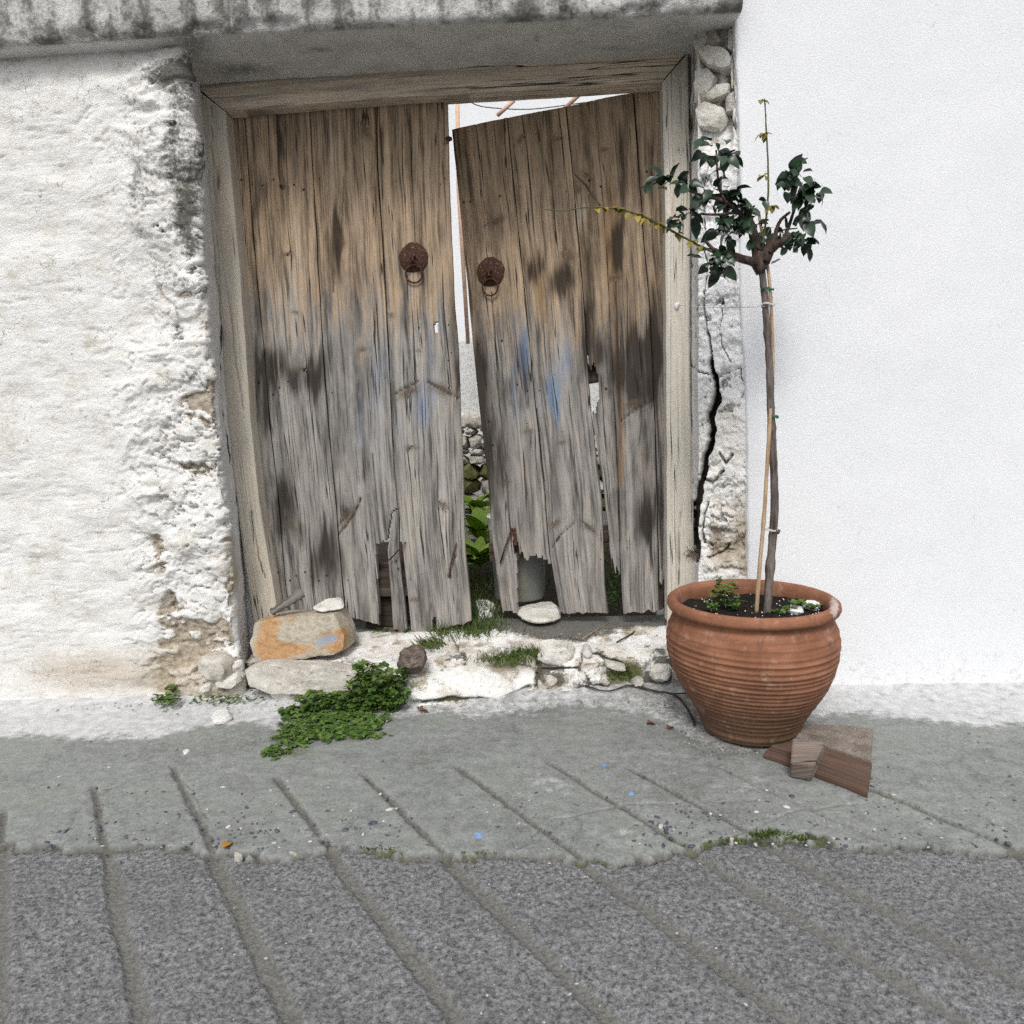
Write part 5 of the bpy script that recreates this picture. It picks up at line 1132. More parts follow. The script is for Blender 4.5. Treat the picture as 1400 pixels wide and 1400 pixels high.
weed_clump('bushy bright green weed clump sprawling over the left of the step onto the lane', [(470, 985, 60, 12, 300, .016, .004), (400, 1010, 26, 12, 110, .014, .003), (378, 1028, 18, 7, 60, .012, .003), (440, 1003, 40, 9, 150, .012, .003), (500, 1000, 22, 10, 90, .014, .003), (420, 990, 40, 14, 200, .02, .004)], .0165, 1,
           [(508, 938, 2.44, .085, .05, .075, 330), (490, 960, 2.43, .10, .05, .045, 260), (535, 955, 2.43, .055, .04, .055, 160), (440, 958, 2.44, .09, .045, .035, 200), (405, 975, 2.42, .05, .035, .025, 90), (545, 930, 2.45, .03, .03, .04, 60), (497, 912, 2.45, .035, .03, .03, 50)])
weed_clump('small weed at the foot of the rubble wall, far left', [(238, 955, 10, 12, 40, .05, .02), (225, 962, 14, 8, 40, .04, .01)], .016, 2)
weed_clump('low weeds in the mossy joint left of the step', [(290, 958, 30, 6, 60, .02, .012), (330, 958, 30, 5, 40, .02, .012), (355, 952, 14, 8, 14, .03, .02)], .010, 3)
weed_clump('tiny weeds sprouting below the left leaf of the gate', [(505, 852, 10, 6, 14, .05, ZD), (552, 860, 6, 4, 12, .02, ZD), (520, 862, 12, 3, 12, .02, ZD)], .013, 4)
weed_clump('weeds growing in the gap right of the broken planks', [(838, 830, 8, 5, 60, .12, ZD), (842, 800, 7, 20, 50, .10, ZD)], .012, 5)
weed_clump('little weed in the mossy hole of the step', [(852, 900, 4, 4, 8, .015, .09), (845, 925, 20, 6, 50, .012, .05)], .008, 6)
def grass_tuft(label, spots):
    g0 = P(spots[0][0], spots[0][1], Z=spots[0][6]); e = empty('grass_tuft', g0); tag(e, label, 'grass'); R = []
    for (cx, cy, rx, ry, n_, h_, Zb, lean) in spots:
        for _ in range(n_):
            a, b = gauss2(); g = P(cx+a*rx*.5, cy+b*ry*.5, Z=Zb); d = (rnd.gauss(lean, .4), rnd.gauss(-.15, .4), 1)
            R.append((g, d, h_*rnd.uniform(.4, 1.1), .0021))
    blades('blades', M['grass'], R, e); return e
grass_tuft('grass tuft growing between the two gate leaves on the step', [(640, 862, 45, 10, 650, .075, ZD-.012, 0), (603, 868, 12, 8, 110, .12, ZD-.02, 0), (655, 838, 26, 12, 320, .09, ZD, 0), (590, 882, 18, 6, 260, .05, .15, -.5), (680, 850, 20, 10, 100, .05, ZD-.01, .2)])
grass_tuft('mossy grass in the crack across the front of the step', [(690, 903, 40, 6, 420, .034, .125, 0), (720, 893, 26, 5, 260, .036, .135, 0), (655, 910, 20, 5, 110, .022, .09, 0), (735, 898, 10, 10, 60, .022, .10, 0)])
grass_tuft('short grass in the groove at the seam of the lane, right', [(1050, 1142, 22, 4, 190, .022, -.004, 0), (1090, 1146, 26, 3, 90, .012, -.004, 0), (1000, 1150, 30, 3, 70, .01, -.004, 0)])
grass_tuft('sparse grass at the seam of the lane, centre', [(530, 1160, 40, 3, 120, .010, -.004, 0), (650, 1166, 30, 2, 60, .008, -.004, 0)])
grass_tuft('grass growing in the yard behind the gate', [(650, 800, 40, 30, 500, .10, .14, 0), (650, 690, 50, 30, 400, .16, .14, 0), (840, 800, 20, 40, 300, .12, .14, 0), (760, 800, 80, 20, 200, .06, .14, 0)])
grass_tuft('grass blade tuft beside the jamb behind the pot', [(915, 832, 6, 6, 40, .05, ZD-.02, .1)])
# dry root tuft in the crack of the pier
R = []; c0 = P(946, 757, plane=(PA+PIERN*.012, PIERN))
for _ in range(150):
    d = np.array([rnd.gauss(0, 1), rnd.gauss(-.6, .6), rnd.gauss(-.2, .9)]); R.append((c0+np.array([rnd.gauss(0, .012), rnd.gauss(0, .006), rnd.gauss(0, .01)]), tuple(d), rnd.uniform(.015, .04), .0009))
tag(blades('dry_root_tuft', M['deadgrass'], R), 'small tuft of dry brown roots in the crack beside the right jamb', 'dry plant')

# ------------------------------------------------------------------ stones, wood and litter on the step and lane
def rkattr(px, py):
    return {'rk': np.stack([np.clip(blobs(px, py, [(368, 862, 18, 34, .9), (400, 885, 40, 12, .8), (452, 868, 26, 8, .6), (462, 885, 18, 12, .8), (375, 890, 24, 14, .9), (400, 845, 14, 8, .6), (470, 862, 10, 14, .6)])-blobs(px, py, [(398, 872, 22, 10, .7)]), 0, 1),
                            blobs(px, py, [(446, 876, 22, 6, .75), (424, 855, 4, 12, .45), (455, 870, 14, 5, .6), (436, 884, 10, 5, .5)]), np.zeros_like(px)], 1)}
zrk = P(420, 899, Y=2.60)[2]
tag(pillow('orange_rock', [(357, 846), (385, 838), (430, 836), (468, 834), (476, 848), (483, 866), (481, 882), (470, 890), (425, 896), (390, 899), (360, 901), (354, 888), (349, 874), (354, 860)], (0, 2.66, 0), (0, -1, .12), .085, M['orangerock'], None, 14.0, 413, .05, .11, 16, 96, rkattr, 2.8, 0, False),
    'large squared rock with orange and blue stains resting on the step', 'rock')
dw = tube('driftwood', smoothpts([P(370, 838, Y=2.63), P(385, 829, Y=2.64), P(402, 818, Y=2.66), P(414, 810, Y=2.68)], 22), [.004]+[.014+.008*i/20+.003*math.sin(i*1.7) for i in range(20)]+[.014], M['drift'], None, 12, .002, 5)
tag(dw, 'grey stick of driftwood lying on top of the orange rock', 'wood')
me = dw.data; vv = np.array([v.co[:] for v in me.vertices]); axd = (P(414, 810, Y=2.68)-P(370, 838, Y=2.63)); axd /= np.linalg.norm(axd)
setattrs(me, {'gc': np.stack([(vv-np.outer(vv@axd, axd))@np.array([.3, .6, .9]), vv@axd, np.zeros(len(vv))], 1), 'm1': np.zeros((len(vv), 3)), 'm2': np.tile([.3, .2, 0], (len(vv), 1))})
tag(pillow('stone_flake', [(424, 832), (446, 820), (468, 817), (471, 828), (468, 832), (440, 836)], (0, 2.66, P(450, 834, Y=2.64)[2]-.003), (0, -.35, 1), .009, M['whitestone'], None, 9, 415, .05, .006, 7, 40, facets=2), 'flat white flake of stone on top of the orange rock', 'stone')
tag(pillow('brown_stone', [(545, 893), (555, 884), (572, 880), (582, 888), (583, 905), (576, 918), (560, 925), (546, 922), (541, 908)], (0, 2.50, 0), (.1, -1, .35), .05, M['brownstone'], None, 2.2, 417, .14, .06, 10, 44, None, 2.5), 'round brown pitted stone on the step beside the weeds', 'stone')
tag(slab('white_flake', [(288, 980), (300, 972), (318, 974), (317, 981), (306, 987), (292, 988)], .012, .012, M['whitechip'], None, 421), 'flat white flake of plaster on the limewashed wall foot', 'stone')
for i, (L, lab) in enumerate([([(248, 1028), (256, 1024), (262, 1028), (259, 1033), (250, 1034)], 'small white chip on the lane near the left wall'),
        ([(382, 963), (394, 960), (398, 966), (390, 970), (381, 969)], 'white stone chip beside the weed clump under the step'),
        ([(318, 1168), (328, 1167), (335, 1171), (326, 1175), (318, 1174)], 'white pebble on the lane seam below the leftmost groove'),
        ([(899, 1128), (905, 1127), (909, 1131), (904, 1134), (899, 1132)], 'white pebble in the groove right of centre'),
        ([(392, 1166), (402, 1165), (410, 1169), (398, 1171)], 'pale pebble on the lane seam left of centre'),
        ([(995, 1149), (1001, 1146), (1005, 1150), (999, 1153)], 'pale pebble in the seam moss, right')]):
    cx_, cy_ = sum(p[0] for p in L)/len(L), sum(p[1] for p in L)/len(L); L = [(cx_+(x-cx_)*.75, cy_+(y-cy_)*.75) for x, y in L]
    tag(slab('stone_chip', L, -.003, .007, M['whitechip' if i < 2 else 'palestone'], None, 430+i, .15), lab, 'stone', 'loose stone chips on the lane')
tag(slab('stone_chip', [(868, 828), (880, 826), (884, 832), (874, 836)], ZD-.01, .012, M['palestone'], None, 441, .15), 'pale stone chip on the step under the right leaf', 'stone')
tag(slab('stone_chip', [(895, 835), (905, 832), (909, 838), (900, 842)], ZD-.015, .014, M['whitechip'], None, 442, .15), 'white stone chip on the step beside the pot', 'stone')
# dry crumpled leaves
dryl = leafmesh('dry_leaf_mesh', .035, .012, .9, .5, 6, .05); dryl.materials.append(plain('dry brown leaf', (0.16, 0.085, 0.05), .3, 80))
ylw = leafmesh('yellow_leaf_mesh', .03, .012, .6, .3, 6, .05); ylw.materials.append(plain('dry ochre leaf', (0.40, 0.20, 0.03), .3, 80))
for (x, y, Zb, me_, lab, az) in [(573, 973, .012, dryl, 'crumpled brown leaf on the lane below the step', .4), (577, 970, .012, dryl, None, 2.2), (914, 997, .006, dryl, 'brown leaf on the lane left of the pot', 1.0), (305, 1160, .004, ylw, 'ochre leaf at the seam of the leftmost groove', 1.2), (884, 990, .006, dryl, 'brown leaf scrap on the limewashed foot left of the pot', .2)]:
    o = bpy.data.objects.new('dry_leaf', me_); COL.objects.link(o); o.matrix_world = orient(P(x, y, Z=Zb), (math.cos(az), math.sin(az), .15), (0, 0, 1), 1.0)
    tag(o, lab or 'second crumpled brown leaf on the lane below the step', 'leaf')
# twigs
tag(tube('twig', smoothpts([P(843, 878, Z=.145), P(858, 870, Z=.15), P(870, 862, Z=.155), P(880, 853, Z=.16), P(887, 845, Z=.165)], 18), [.0035]*9+[.003]*9, M['darktwig'], None, 7, .0015, 3), 'short dark twig lying on the right of the step', 'twig')
tag(tube('root', smoothpts([P(800, 937, Z=.03), P(830, 945, Z=.025), P(862, 937, Z=.03), P(895, 945, Z=.025), P(922, 950, Z=.024), P(935, 962, Z=.02), P(945, 978, Z=.012), P(950, 992, Z=.006)], 34), [.003]*10+[.0042]*24, M['darktwig'], None, 7, .002, 4), 'dark root creeping along the foot of the step to the pot', 'root')
tag(tube('root', smoothpts([P(918, 948, Z=.024), P(935, 948, Z=.024), P(950, 945, Z=.03)], 10), .0028, M['darktwig'], None, 6, .001, 5), 'short dark root branch behind the pot', 'root')
tag(tube('straw', [P(795, 874, Z=.155), P(812, 863, Z=.165), P(832, 852, Z=.17)], .0018, M['bamboo'], None, 5), 'thin dry straw on the soil of the step', 'straw')

# pebbles set in the apron and gravel crumbs: nobody could count them
def pebbles():
    ico = bmesh.new(); bmesh.ops.create_icosphere(ico, subdivisions=1, radius=1); bv = np.array([v.co[:] for v in ico.verts]); bf = [[v.index for v in f.verts] for f in ico.faces]; ico.free()
    V = []; Fc = []; R = []; rn = random.Random(8)
    def add(x, y, r, k, z=0.0):
        g = P(x, y, Z=0); a = rn.uniform(0, 3.14); s_ = np.array([r*rn.uniform(.9, 1.6), r*rn.uniform(.6, 1.0), r*.45]); q = bv*s_
        q = q+0.12*r*np.array([rn.uniform(-1, 1) for _ in range(3)])*np.abs(bv)
        c_, s2 = math.cos(a), math.sin(a); q = np.stack([q[:, 0]*c_-q[:, 1]*s2, q[:, 0]*s2+q[:, 1]*c_, q[:, 2]], 1)+g+np.array([0, 0, z-0.0006])
        b = len(R); V.append(q); R.extend([k]*len(q)); Fc.extend([[i+b for i in f] for f in bf])
    for _ in range(800):
        x = rn.uniform(60, 1390); y = 1160-abs(rn.gauss(0, 42))
        if rn.random() < .25: y = rn.uniform(1000, 1160)
        if y < 1000: continue
        if 560 < x < 850 and rn.random() < .55: continue
        dark = rn.random() < .8
        add(x, y, (.002+abs(rn.gauss(0, .0022))) if dark else (.002+abs(rn.gauss(0, .0022))), rn.uniform(0, .5) if dark else rn.uniform(.62, 1))
    for (x, y, r) in [(472, 1135, .011), (400, 1109, .009), (447, 1110, .009), (506, 1127, .009), (511, 1124, .008), (440, 1150, .006), (963, 1112, .009), (1083, 1089, .010), (898, 1117, .007), (946, 1156, .008), (907, 1156, .007), (1070, 1128, .007)]: add(x, y, r, rn.uniform(.05, .4))
    for (x, y, r) in [(313, 1130, .010), (533, 1107, .011), (305, 1076, .007), (370, 1080, .005), (520, 1085, .006), (1075, 1103, .009), (1048, 1080, .006)]: add(x, y, r, rn.uniform(.8, .98))
    for _ in range(260):    # crumbs along the wall foot
        x = rn.uniform(60, 960); y = 962+abs(rn.gauss(0, 9)); add(x, y, .0015+abs(rn.gauss(0, .0018)), rn.choice([.3, .68, .8, .95]), .012)
    for _ in range(260):    # crumbs and soil round the pot
        a = rn.uniform(0, 6.28); add(1022+math.cos(a)*rn.uniform(66, 95), 1000+math.sin(a)*rn.uniform(22, 40), .0012+abs(rn.gauss(0, .0014)), rn.choice([.3, .55, .68, .9]), .002)
    for _ in range(160): add(rn.uniform(240, 1160), rn.uniform(1175, 1395), .0012+abs(rn.gauss(0, .0014)), rn.choice([.2, .7, .9]), -.005)
    tag(mk('pebbles', np.concatenate(V), Fc, M['pebble'], None, True, {'rnd': np.array(R)}), 'dark and white pebbles and crumbs set in the concrete', 'pebbles', kind='stuff')
pebbles()
def crumbs():
    ico = bmesh.new(); bmesh.ops.create_icosphere(ico, subdivisions=1, radius=1); bv = np.array([v.co[:] for v in ico.verts]); bf = [[v.index for v in f.verts] for f in ico.faces]; ico.free()
    V = []; Fc = []; R = []; rn = random.Random(9)
    for _ in range(420):
        if rn.random() < .6: g = P(rn.gauss(770, 55), rn.gauss(858, 9), Z=ZD-.02)
        else: g = P(rn.uniform(880, 935), rn.gauss(848, 10), Z=ZD-.02)
        r = .0015+abs(rn.gauss(0, .002)); q = bv*np.array([r*1.3, r, r*.6])+g+np.array([0, 0, .004]); b = len(R); V.append(q); R.extend([rn.choice([.1, .3, .5, .66, .7, .95])]*len(q)); Fc.extend([[i+b for i in f] for f in bf])
    tag(mk('crumbs', np.concatenate(V), Fc, M['pebble'], None, True, {'rnd': np.array(R)}), 'earth crumbs and grit scattered on the step', 'grit', kind='stuff')
crumbs()

# ------------------------------------------------------------------ timber at the right
pd_ = empty('plank_edging', P(1120, 1050, Z=.03)); 
o = board('grey_plank', [(1092, 991), (1130, 990), (1166, 991), (1194, 994)], [(1088, 1004), (1125, 1016), (1166, 1029), (1190, 1036)], M['slabstone'], None, (0, 0, .030), (0, 0, 1), thick=.03, seed=51, brown=.4, du=.008, rough=2.5, round_=.006)
bpy.data.objects.remove(pd_)
o.name = 'stone_slab'; tag(o, 'worn grey brown stone slab against the white wall foot behind the wedge', 'slab')
o = board('brown_plank', [(1072, 1006), (1090, 1009), (1166, 1034), (1192, 1042)], [(1044, 1029), (1080, 1042), (1166, 1075), (1186, 1083)], M['plank'], None, (0, 0, .018), (0, 0, 1), thick=.018, seed=52, brown=.75, du=.008)
tag(o, 'red brown plank at the edge of the lane, partly under the pot', 'plank')
def wedge():
    T = [P(1084, 1008, Z=.088), P(1128, 1014, Z=.088), P(1113, 1048, Z=.062), P(1081, 1043, Z=.062)]
    Bq = [P(1080, 1062, Z=.004), P(1109, 1068, Z=.004)]
    B = [T[0]+np.array([.0, .0, -.052]), T[1]+np.array([-.004, .0, -.052]), Bq[1], Bq[0]]
    bm = bmesh.new(); v = [bm.verts.new(p) for p in T+B]
    for f in ((0, 1, 2, 3), (7, 6, 5, 4), (0, 4, 5, 1), (1, 5, 6, 2), (2, 6, 7, 3), (3, 7, 4, 0)): bm.faces.new([v[i] for i in f])
    bmesh.ops.recalc_face_normals(bm, faces=bm.faces); bmesh.ops.bevel(bm, geom=bm.edges[:], offset=.003, segments=2, affect='EDGES')
    me = bpy.data.meshes.new('wood_wedge'); bm.to_mesh(me); bm.free(); vv = np.array([x.co[:] for x in me.vertices]); d = T[1]-T[0]; d /= np.linalg.norm(d)
    setattrs(me, {'gc': np.stack([vv[:, 2]+vv[:, 1]*.8, vv@d, np.full(len(vv), 4.4)], 1), 'm1': np.zeros((len(vv), 3)), 'm2': np.tile([.55, .25, 0], (len(vv), 1))})
    return tag(link('wood_wedge', me, M['slabwood'], None, False), 'small tapered brown wooden wedge in front of the planks beside the pot', 'wedge')
wedge()

# ------------------------------------------------------------------ terracotta pot
PC = P(1025, 996, Z=0); pcx, pcy = PC[0], PC[1]
def zat(py):
    lo, hi = 0.0, 1.0
    for _ in range(40):
        m_ = (lo+hi)/2
        if pix(np.array([[pcx, pcy, m_]]))[1][0] > py: lo = m_
        else: hi = m_
    return lo
ZR = zat(818); s_px = FPX/float((np.array([pcx, pcy, ZR])-EYEP)@_F)
K = 1/s_px*0.955
def rr_(pxh): return pxh*K
pot = empty('terracotta_pot', (pcx, pcy, 0.004)); tag(pot, 'large ribbed terracotta pot at the corner of the white wall', 'pot')
prof = [(0, .003), (rr_(60), 0.0), (rr_(66), .006)]
keys = [(0.0, 66), (0.03, 68), (0.10, 72), (0.22, 84), (0.36, 99), (0.50, 110), (0.62, 116), (0.72, 117.5), (0.80, 115), (0.87, 109), (0.905, 105.5)]
H = ZR
ribs = {}
rn = random.Random(4)
ribz = [(.055, .0030, .012), (.11, .0022, .008), (.15, .002, .006), (.19, .0025, .007), (.225, .002, .006), (.27, .0032, .008), (.305, .003, .007), (.335, .0035, .008), (.37, .003, .007), (.40, .0045, .009), (.435, .0035, .008), (.465, .004, .008), (.50, .0045, .009), (.535, .0035, .008), (.565, .004, .008), (.60, .0045, .009), (.64, .0032, .008), (.685, .0035, .009), (.73, .0022, .008), (.79, .0016, .008)]
for t in np.linspace(0.02, 0.905, 150):
    r = np.interp(t, [k[0] for k in keys], [k[1] for k in keys]); r = rr_(r)
    for (z0, a_, w_) in ribz: r += a_*1.1*math.exp(-((t-z0)/(w_*1.15))**2)
    prof.append((r, t*H))
prof += [(rr_(106), .912*H), (rr_(111), .918*H), (rr_(115.5), .93*H), (rr_(117.5), .955*H), (rr_(116.5), .985*H), (rr_(112), 1.003*H), (rr_(107), 1.002*H), (rr_(103), .985*H), (rr_(101), .95*H), (rr_(101), .88*H), (rr_(107), .82*H), (rr_(111), .74*H), (rr_(108), .66*H)]
def potfn(V):
    th = np.arctan2(V[:, 1], V[:, 0]); t = V[:, 2]/H
    amp = np.exp(-((t-.45)/.3)**2)
    V = V.copy(); rad = 1+0.004*np.sin(2*th+1)+0.003*np.sin(3*th+V[:, 2]*20)
    rad += 0.006*fbm(V, 14, 3, 7)*amp+0.007*fbm(np.stack([np.cos(th)*1.3, np.sin(th)*1.3, V[:, 2]*60], 1), 1.6, 3, 9)*amp
    V[:, 0] *= rad; V[:, 1] *= rad; V[:, 2] += amp*(0.006*np.sin(th+.6)+0.004*np.sin(2*th))*np.clip(t*4, 0, 1)
    return V
def limeat(V):
    Wd = V+np.array([pcx, pcy, .004]); px, py = pix(Wd); th = np.arctan2(V[:, 1], V[:, 0])
    inner = (np.hypot(V[:, 0], V[:, 1]) < rr_(106)) & (V[:, 2] > .6*H)
    l = blobs(px, py, [(1140, 826, 9, 14, .75), (1143, 845, 6, 20, .4)])+np.where(inner & (py < 830), blobs(px, py, [(945, 800, 14, 16, .42), (975, 792, 12, 10, .4), (1010, 788, 20, 8, .35)]), 0)
    l += blobs(px, py, [(1120, 880, 40, 60, .22), (1060, 960, 60, 30, .2), (940, 900, 30, 50, .2), (1010, 870, 60, 20, .14), (1040, 840, 90, 12, .2)])
    return {'lime': np.clip(l, 0, 1)}
body = lathe('pot_body', prof, (pcx, pcy, .004), M['clay'], pot, 120, limeat, potfn)
# soil surface
nr, ns = 16, 64; V = [(0, 0, 0)]
ZS = zat(838)+.002
for j in range(1, nr+1):
    for k in range(ns): V.append((rr_(101.5)*j/nr*math.cos(2*math.pi*k/ns), rr_(101.5)*j/nr*math.sin(2*math.pi*k/ns), 0))
V = np.array(V, float); V[:, 2] = .014*fbm(V, 18, 4, 3)+.008*fbm(V, 70, 2, 4); V = V+np.array([pcx, pcy, ZS])
Fc = [(0, 1+k, 1+(k+1) % ns) for k in range(ns)]+[(1+j*ns+k, 1+(j+1)*ns+k, 1+(j+1)*ns+(k+1) % ns, 1+j*ns+(k+1) % ns) for j in range(nr-1) for k in range(ns)]
mk('pot_soil', V, Fc, M['potsoil'], pot)
def potweed(label, spots):
    e = empty('pot_weed', P(spots[0][0], spots[0][1], Z=ZS)); tag(e, label, 'weed'); L = []
    for (cx, cy, rx, ry, n_, Yo) in spots:
        for _ in range(n_):
            a, b = gauss2(); p = P(cx+a*rx*.6, cy+b*ry*.6, Y=pcy+Yo+rnd.uniform(-.03, .03)); az = rnd.uniform(0, 6.28)
            L.append((p, (math.cos(az), math.sin(az), rnd.uniform(-.3, .4)), rnd.uniform(.010, .018)))
    foliage('leaves', M['weed'], L, e)
    blades('stems', M['weed'], [(P(s_[0], s_[1]+s_[3]+4, Y=pcy+s_[5]), (rnd.gauss(0, .3), rnd.gauss(0, .3), 1), .04, .001) for s_ in spots for _ in range(6)], e)
potweed('small clover-like weed on the left of the pot soil', [(990, 812, 15, 11, 70, .05), (983, 793, 8, 4, 9, .09), (1000, 800, 6, 4, 6, .06), (975, 828, 10, 5, 14, .0), (1003, 825, 10, 5, 16, .03)])
potweed('small weed on the right of the pot soil beside white foam chips', [(1093, 822, 10, 4, 16, .02), (1110, 828, 12, 3, 16, .0), (1068, 836, 8, 3, 10, -.03), (1080, 832, 8, 3, 8, .0)])
for i, (x, y, r, lab) in enumerate([(1110, 827, .010, 'larger white foam chip on the pot soil at the right'), (1088, 833, .008, 'white foam chip on the pot soil nearer the trunk')]):
    tag(slab('foam_chip', [(x-12, y+2), (x-4, y-5), (x+7, y-4), (x+13, y+2), (x+2, y+6)], ZS+.008, r, M['perlite'], None, 460+i, .3), lab, 'foam chip')
rn = random.Random(5); ico = bmesh.new(); bmesh.ops.create_icosphere(ico, subdivisions=1, radius=1); bv = np.array([v.co[:] for v in ico.verts]); bf = [[v.index for v in f.verts] for f in ico.faces]; ico.free(); V = []; Fc = []
for _ in range(90):
    a, r = rn.uniform(0, 6.28), rr_(95)*math.sqrt(rn.random()); s_ = rn.uniform(.0012, .003); b = 12*len(V)*0+sum(len(q) for q in V); V.append(bv*s_+np.array([pcx+r*math.cos(a), pcy+r*math.sin(a), ZS+.008])); Fc.extend([[i+b for i in f] for f in bf])
o = mk('perlite_grains', np.concatenate(V), Fc, M['perlite'], pot); o['kind'] = 'stuff'

# ------------------------------------------------------------------ standard rose tree
tr = empty('rose_tree', (pcx+.03, pcy, ZS)); tag(tr, 'slender standard rose tree with sparse dark leaves growing in the pot', 'tree')
Yt = pcy
def T(x, y, dy=0.0): return P(x, y, Y=Yt+dy)
tp = smoothpts([T(1048, 842), T(1051, 800), T(1056, 740), T(1059, 690), T(1057, 620), T(1054, 560), T(1052, 500), T(1048, 440), T(1045, 400), T(1041, 368)], 60)
nk = [0]*60
rad = [.0135-.0035*i/59+.0012*math.sin(i*1.9)*(i % 7 == 0)+(0.003 if i in (9, 10, 30, 44) else 0) for i in range(60)]
tube('trunk', tp, rad, M['bark'], tr, 12, .0022, 1)
tube('trunk_spur', [T(1060, 728), T(1064, 728, -.01), T(1066, 724, -.01)], [.007, .006, .004], M['bark'], tr, 7)
def br(pts, r0, r1, mat='branch', n=16, dys=None, nm='branch'):
    P_ = [T(p[0], p[1], p[2] if len(p) > 2 else 0) for p in pts]; q = smoothpts(P_, n)
    return tube(nm, q, [r0+(r1-r0)*i/(n-1) for i in range(n)], M[mat], tr, 8, .0015, int(pts[0][0]))
br([(1042, 372), (1036, 358), (1040, 345)], .019, .022, n=6)
br([(1038, 362), (1030, 358, -.01), (1015, 354, -.03), (1000, 348, -.04), (985, 342, -.05)], .016, .008)
br([(1000, 348, -.04), (985, 345, -.05), (975, 340, -.06), (965, 330, -.06)], .008, .004)
br([(1038, 360), (1034, 340), (1030, 320, -.02), (1022, 295, -.04), (1018, 280, -.04)], .017, .010)
br([(1044, 358), (1050, 345), (1056, 330), (1060, 322)], .020, .013)
br([(1056, 340), (1065, 333, -.02), (1080, 325, -.04), (1090, 322, -.04)], .014, .006)
br([(1060, 322), (1062, 312), (1068, 300), (1080, 290, -.02)], .007, .004)
br([(1068, 338), (1078, 310), (1085, 290, -.02), (1090, 270, -.03), (1096, 250, -.03)], .006, .003)
br([(1030, 320, -.02), (1010, 290, -.06), (990, 275, -.08), (970, 270, -.08), (945, 262, -.1), (925, 255, -.1)], .007, .0025)
br([(990, 275, -.08), (984, 255, -.07), (981, 235, -.06), (979, 205, -.06)], .005, .0025)
br([(1010, 290, -.06), (985, 293, -.08), (960, 293, -.1), (945, 295, -.1)], .005, .002)
br([(1022, 300, -.04), (1010, 300, -.05), (995, 305, -.06)], .005, .002)
br([(1060, 336), (1052, 345, -.02), (1062, 318, .03), (1090, 312, .03)], .004, .002)
br([(1015, 356, -.03), (1000, 356, -.05), (985, 360, -.06), (990, 372, -.06)], .005, .002)
br([(1042, 340), (1046, 310), (1050, 270), (1050, 225), (1048, 190), (1047, 160), (1045, 135)], .0035, .0018, 'shoot', 26, nm='shoot')
br([(1047, 143), (1043, 136), (1039, 138)], .0015, .001, 'shoot', 6, nm='shoot')
br([(978, 346, -.05), (955, 335, -.08), (930, 322, -.10), (905, 308, -.12), (880, 296, -.14), (858, 289, -.15), (830, 284, -.16), (800, 284, -.17), (770, 288, -.17), (745, 286, -.17)], .0038, .0012, 'shoot', 40, nm='shoot')
# leaves
rnd = random.Random(42)
lm = [leafmesh('leaf_mesh', .045, .0175, f, d, 6, wv) for f, d, wv in ((.45, .3, .03), (.3, .6, .05), (.7, .2, .04), (.25, .8, .06), (.5, -.2, .05))]
for m_ in lm: m_.materials.append(M['leaf'])
lmy = leafmesh('yellow_leaf_mesh', .036, .0145, .3, .3); lmy.materials.append(M['leafyellow'])
lms = leafmesh('leaflet_mesh', .024, .0085, .3, .3, 4); lms.materials.append(M['leafyellow'])
def leafcluster(cx, cy, rx, ry, n_, dy, sc=1.0, yellow=0.0):
    c = T(cx, cy, dy)
    for _ in range(int(n_*1.1)):
        a, b, e = rnd.gauss(0, .5), rnd.gauss(0, .5), rnd.gauss(0, .5)
        p = T(cx+a*rx*.88, cy+b*ry*.88, dy+e*.03)
        out = np.array([a*.8, e*.8, -b*.5])+np.array([rnd.gauss(0, .55), rnd.gauss(-.2, .55), rnd.gauss(-.25, .4)])
        me_ = lmy if rnd.random() < yellow else rnd.choice(lm)
        place('leaf', me_, tr, orient(p, out/(np.linalg.norm(out)+1e-6), (rnd.gauss(0, .4), rnd.gauss(-.5, .4), 1), sc*rnd.uniform(.5, 1.15), rnd.uniform(-.5, .5)))
for c in [(980, 196, 22, 12, 9, -.06), (985, 213, 28, 10, 12, -.06), (972, 222, 12, 8, 3, -.07, 1.2), (984, 243, 10, 12, 4, -.06), (918, 246, 26, 11, 13, -.10), (935, 250, 16, 14, 6, -.10), (910, 256, 12, 10, 4, -.10, 1.0, .7),
          (985, 262, 26, 14, 14, -.07), (960, 275, 18, 12, 6, -.08), (1005, 278, 24, 14, 14, -.06), (940, 292, 24, 10, 9, -.10), (930, 303, 12, 14, 7, -.10, 1.1), (1000, 300, 26, 16, 15, -.06), (1025, 295, 22, 18, 12, -.02), (1000, 320, 26, 16, 13, -.05), (1028, 318, 16, 16, 7, 0), (975, 320, 12, 12, 4, -.06), (978, 352, 20, 12, 12, -.06), (990, 362, 16, 10, 7, -.06), (970, 365, 8, 10, 4, -.06, .9), (1040, 275, 14, 4, 2, -.02, 1.1),
          (1080, 232, 18, 10, 10, -.03), (1092, 243, 22, 12, 12, -.03), (1060, 258, 6, 10, 2, -.03), (1110, 260, 20, 14, 14, -.03), (1100, 280, 18, 14, 12, -.03), (1085, 272, 12, 14, 6, -.02), (1105, 295, 8, 12, 4, -.03), (1075, 315, 22, 8, 7, 0), (1095, 318, 18, 12, 10, -.03), (1098, 332, 12, 10, 5, -.04), (1068, 345, 5, 10, 2, 0, .8), (1085, 345, 6, 12, 2, -.02, .8), (1050, 310, 14, 12, 6, .02)]:
    leafcluster(*c)
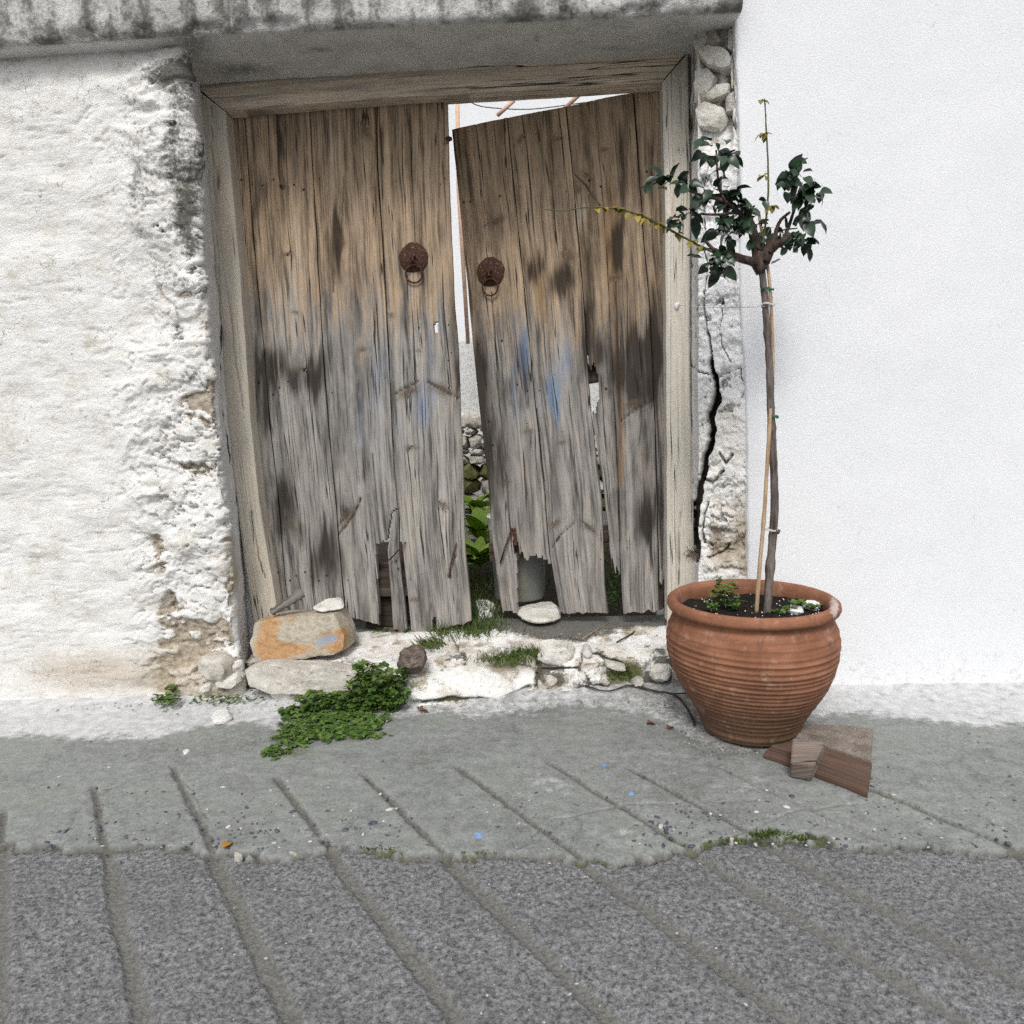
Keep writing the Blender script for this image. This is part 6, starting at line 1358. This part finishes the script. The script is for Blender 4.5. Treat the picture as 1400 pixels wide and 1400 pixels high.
for (x, y, dy) in [(900, 305, -.12), (880, 298, -.14), (872, 294, -.14), (860, 290, -.15), (850, 288, -.15), (845, 287, -.15), (838, 285, -.16), (825, 284, -.16), (815, 285, -.16), (895, 302, -.12), (886, 299, -.13), (925, 319, -.10), (945, 330, -.09), (958, 336, -.08), (905, 309, -.12), (1045, 182, 0), (1040, 183, 0), (1049, 182, 0), (1046, 240, 0), (1044, 241, 0), (1053, 282, 0), (1055, 281, 0), (1041, 137, 0)]:
    for _ in range(3): place('leaf', lms, tr, orient(T(x, y, dy), (rnd.gauss(0, 1), rnd.gauss(-.4, .6), rnd.gauss(-.5, .6)), (0, -.5, 1), rnd.uniform(.6, 1.2)))

# stake and ties
bp = [T(1034, 838, -.02), T(1039, 770, -.022), T(1045, 700, -.024), T(1051, 600, -.022), T(1056, 520, .012), T(1056, 460, .016), T(1052, 385, .018), T(1046, 345, .02), T(1037, 289, .02)]
q = smoothpts(bp, 70); rad = [.0066-.0022*i/69+(.0012 if i % 11 == 5 else 0) for i in range(70)]
tag(tube('bamboo_stake', q, rad, M['bamboo'], None, 10), 'thin bamboo stake tied along the rose trunk', 'stake')
def tie(label, x, y, r, mat, tilt=0.0, dx=.0):
    c = T(x, y, -.002); pts = [c+np.array([r*math.cos(a), r*.95*math.sin(a), .004*math.sin(2*a)+tilt*math.cos(a)]) for a in np.linspace(0, 4*math.pi, 44)]
    pts = [p+np.array([0, 0, .005*i/44]) for i, p in enumerate(pts)]
    tag(tube('tie', pts, .0017, M[mat], None, 6), label, 'tie', 'ties on the rose trunk')
tie('green tie round trunk and stake just under the crown', 1049, 397, .019, 'greentie')
tie('green tie halfway up the rose trunk', 1057, 571, .016, 'greentie')
tie('white string loop low on the rose trunk', 1051, 725, .022, 'string')
tie('white string loop near the top of the rose trunk', 1050, 418, .019, 'string')
s0 = P(926, 417, Y=YF-.006); s1 = T(1045, 419, -.012)
tag(tube('string', [s0*(1-t)+s1*t-np.array([0, 0, .012*math.sin(math.pi*t)*.5]) for t in np.linspace(0, 1, 16)], .0012, M['string'], None, 5), 'thin white string from the right jamb to the rose trunk', 'string')
tag(pillow('string_anchor', [(921, 414), (926, 412), (930, 415), (928, 424), (923, 425)], (0, YF-.002, 0), (0, -1, 0), .01, M['perlite'], None, 2, 470, .15, .006, 6, 20), 'white blob of plaster holding the string to the right jamb', 'anchor')
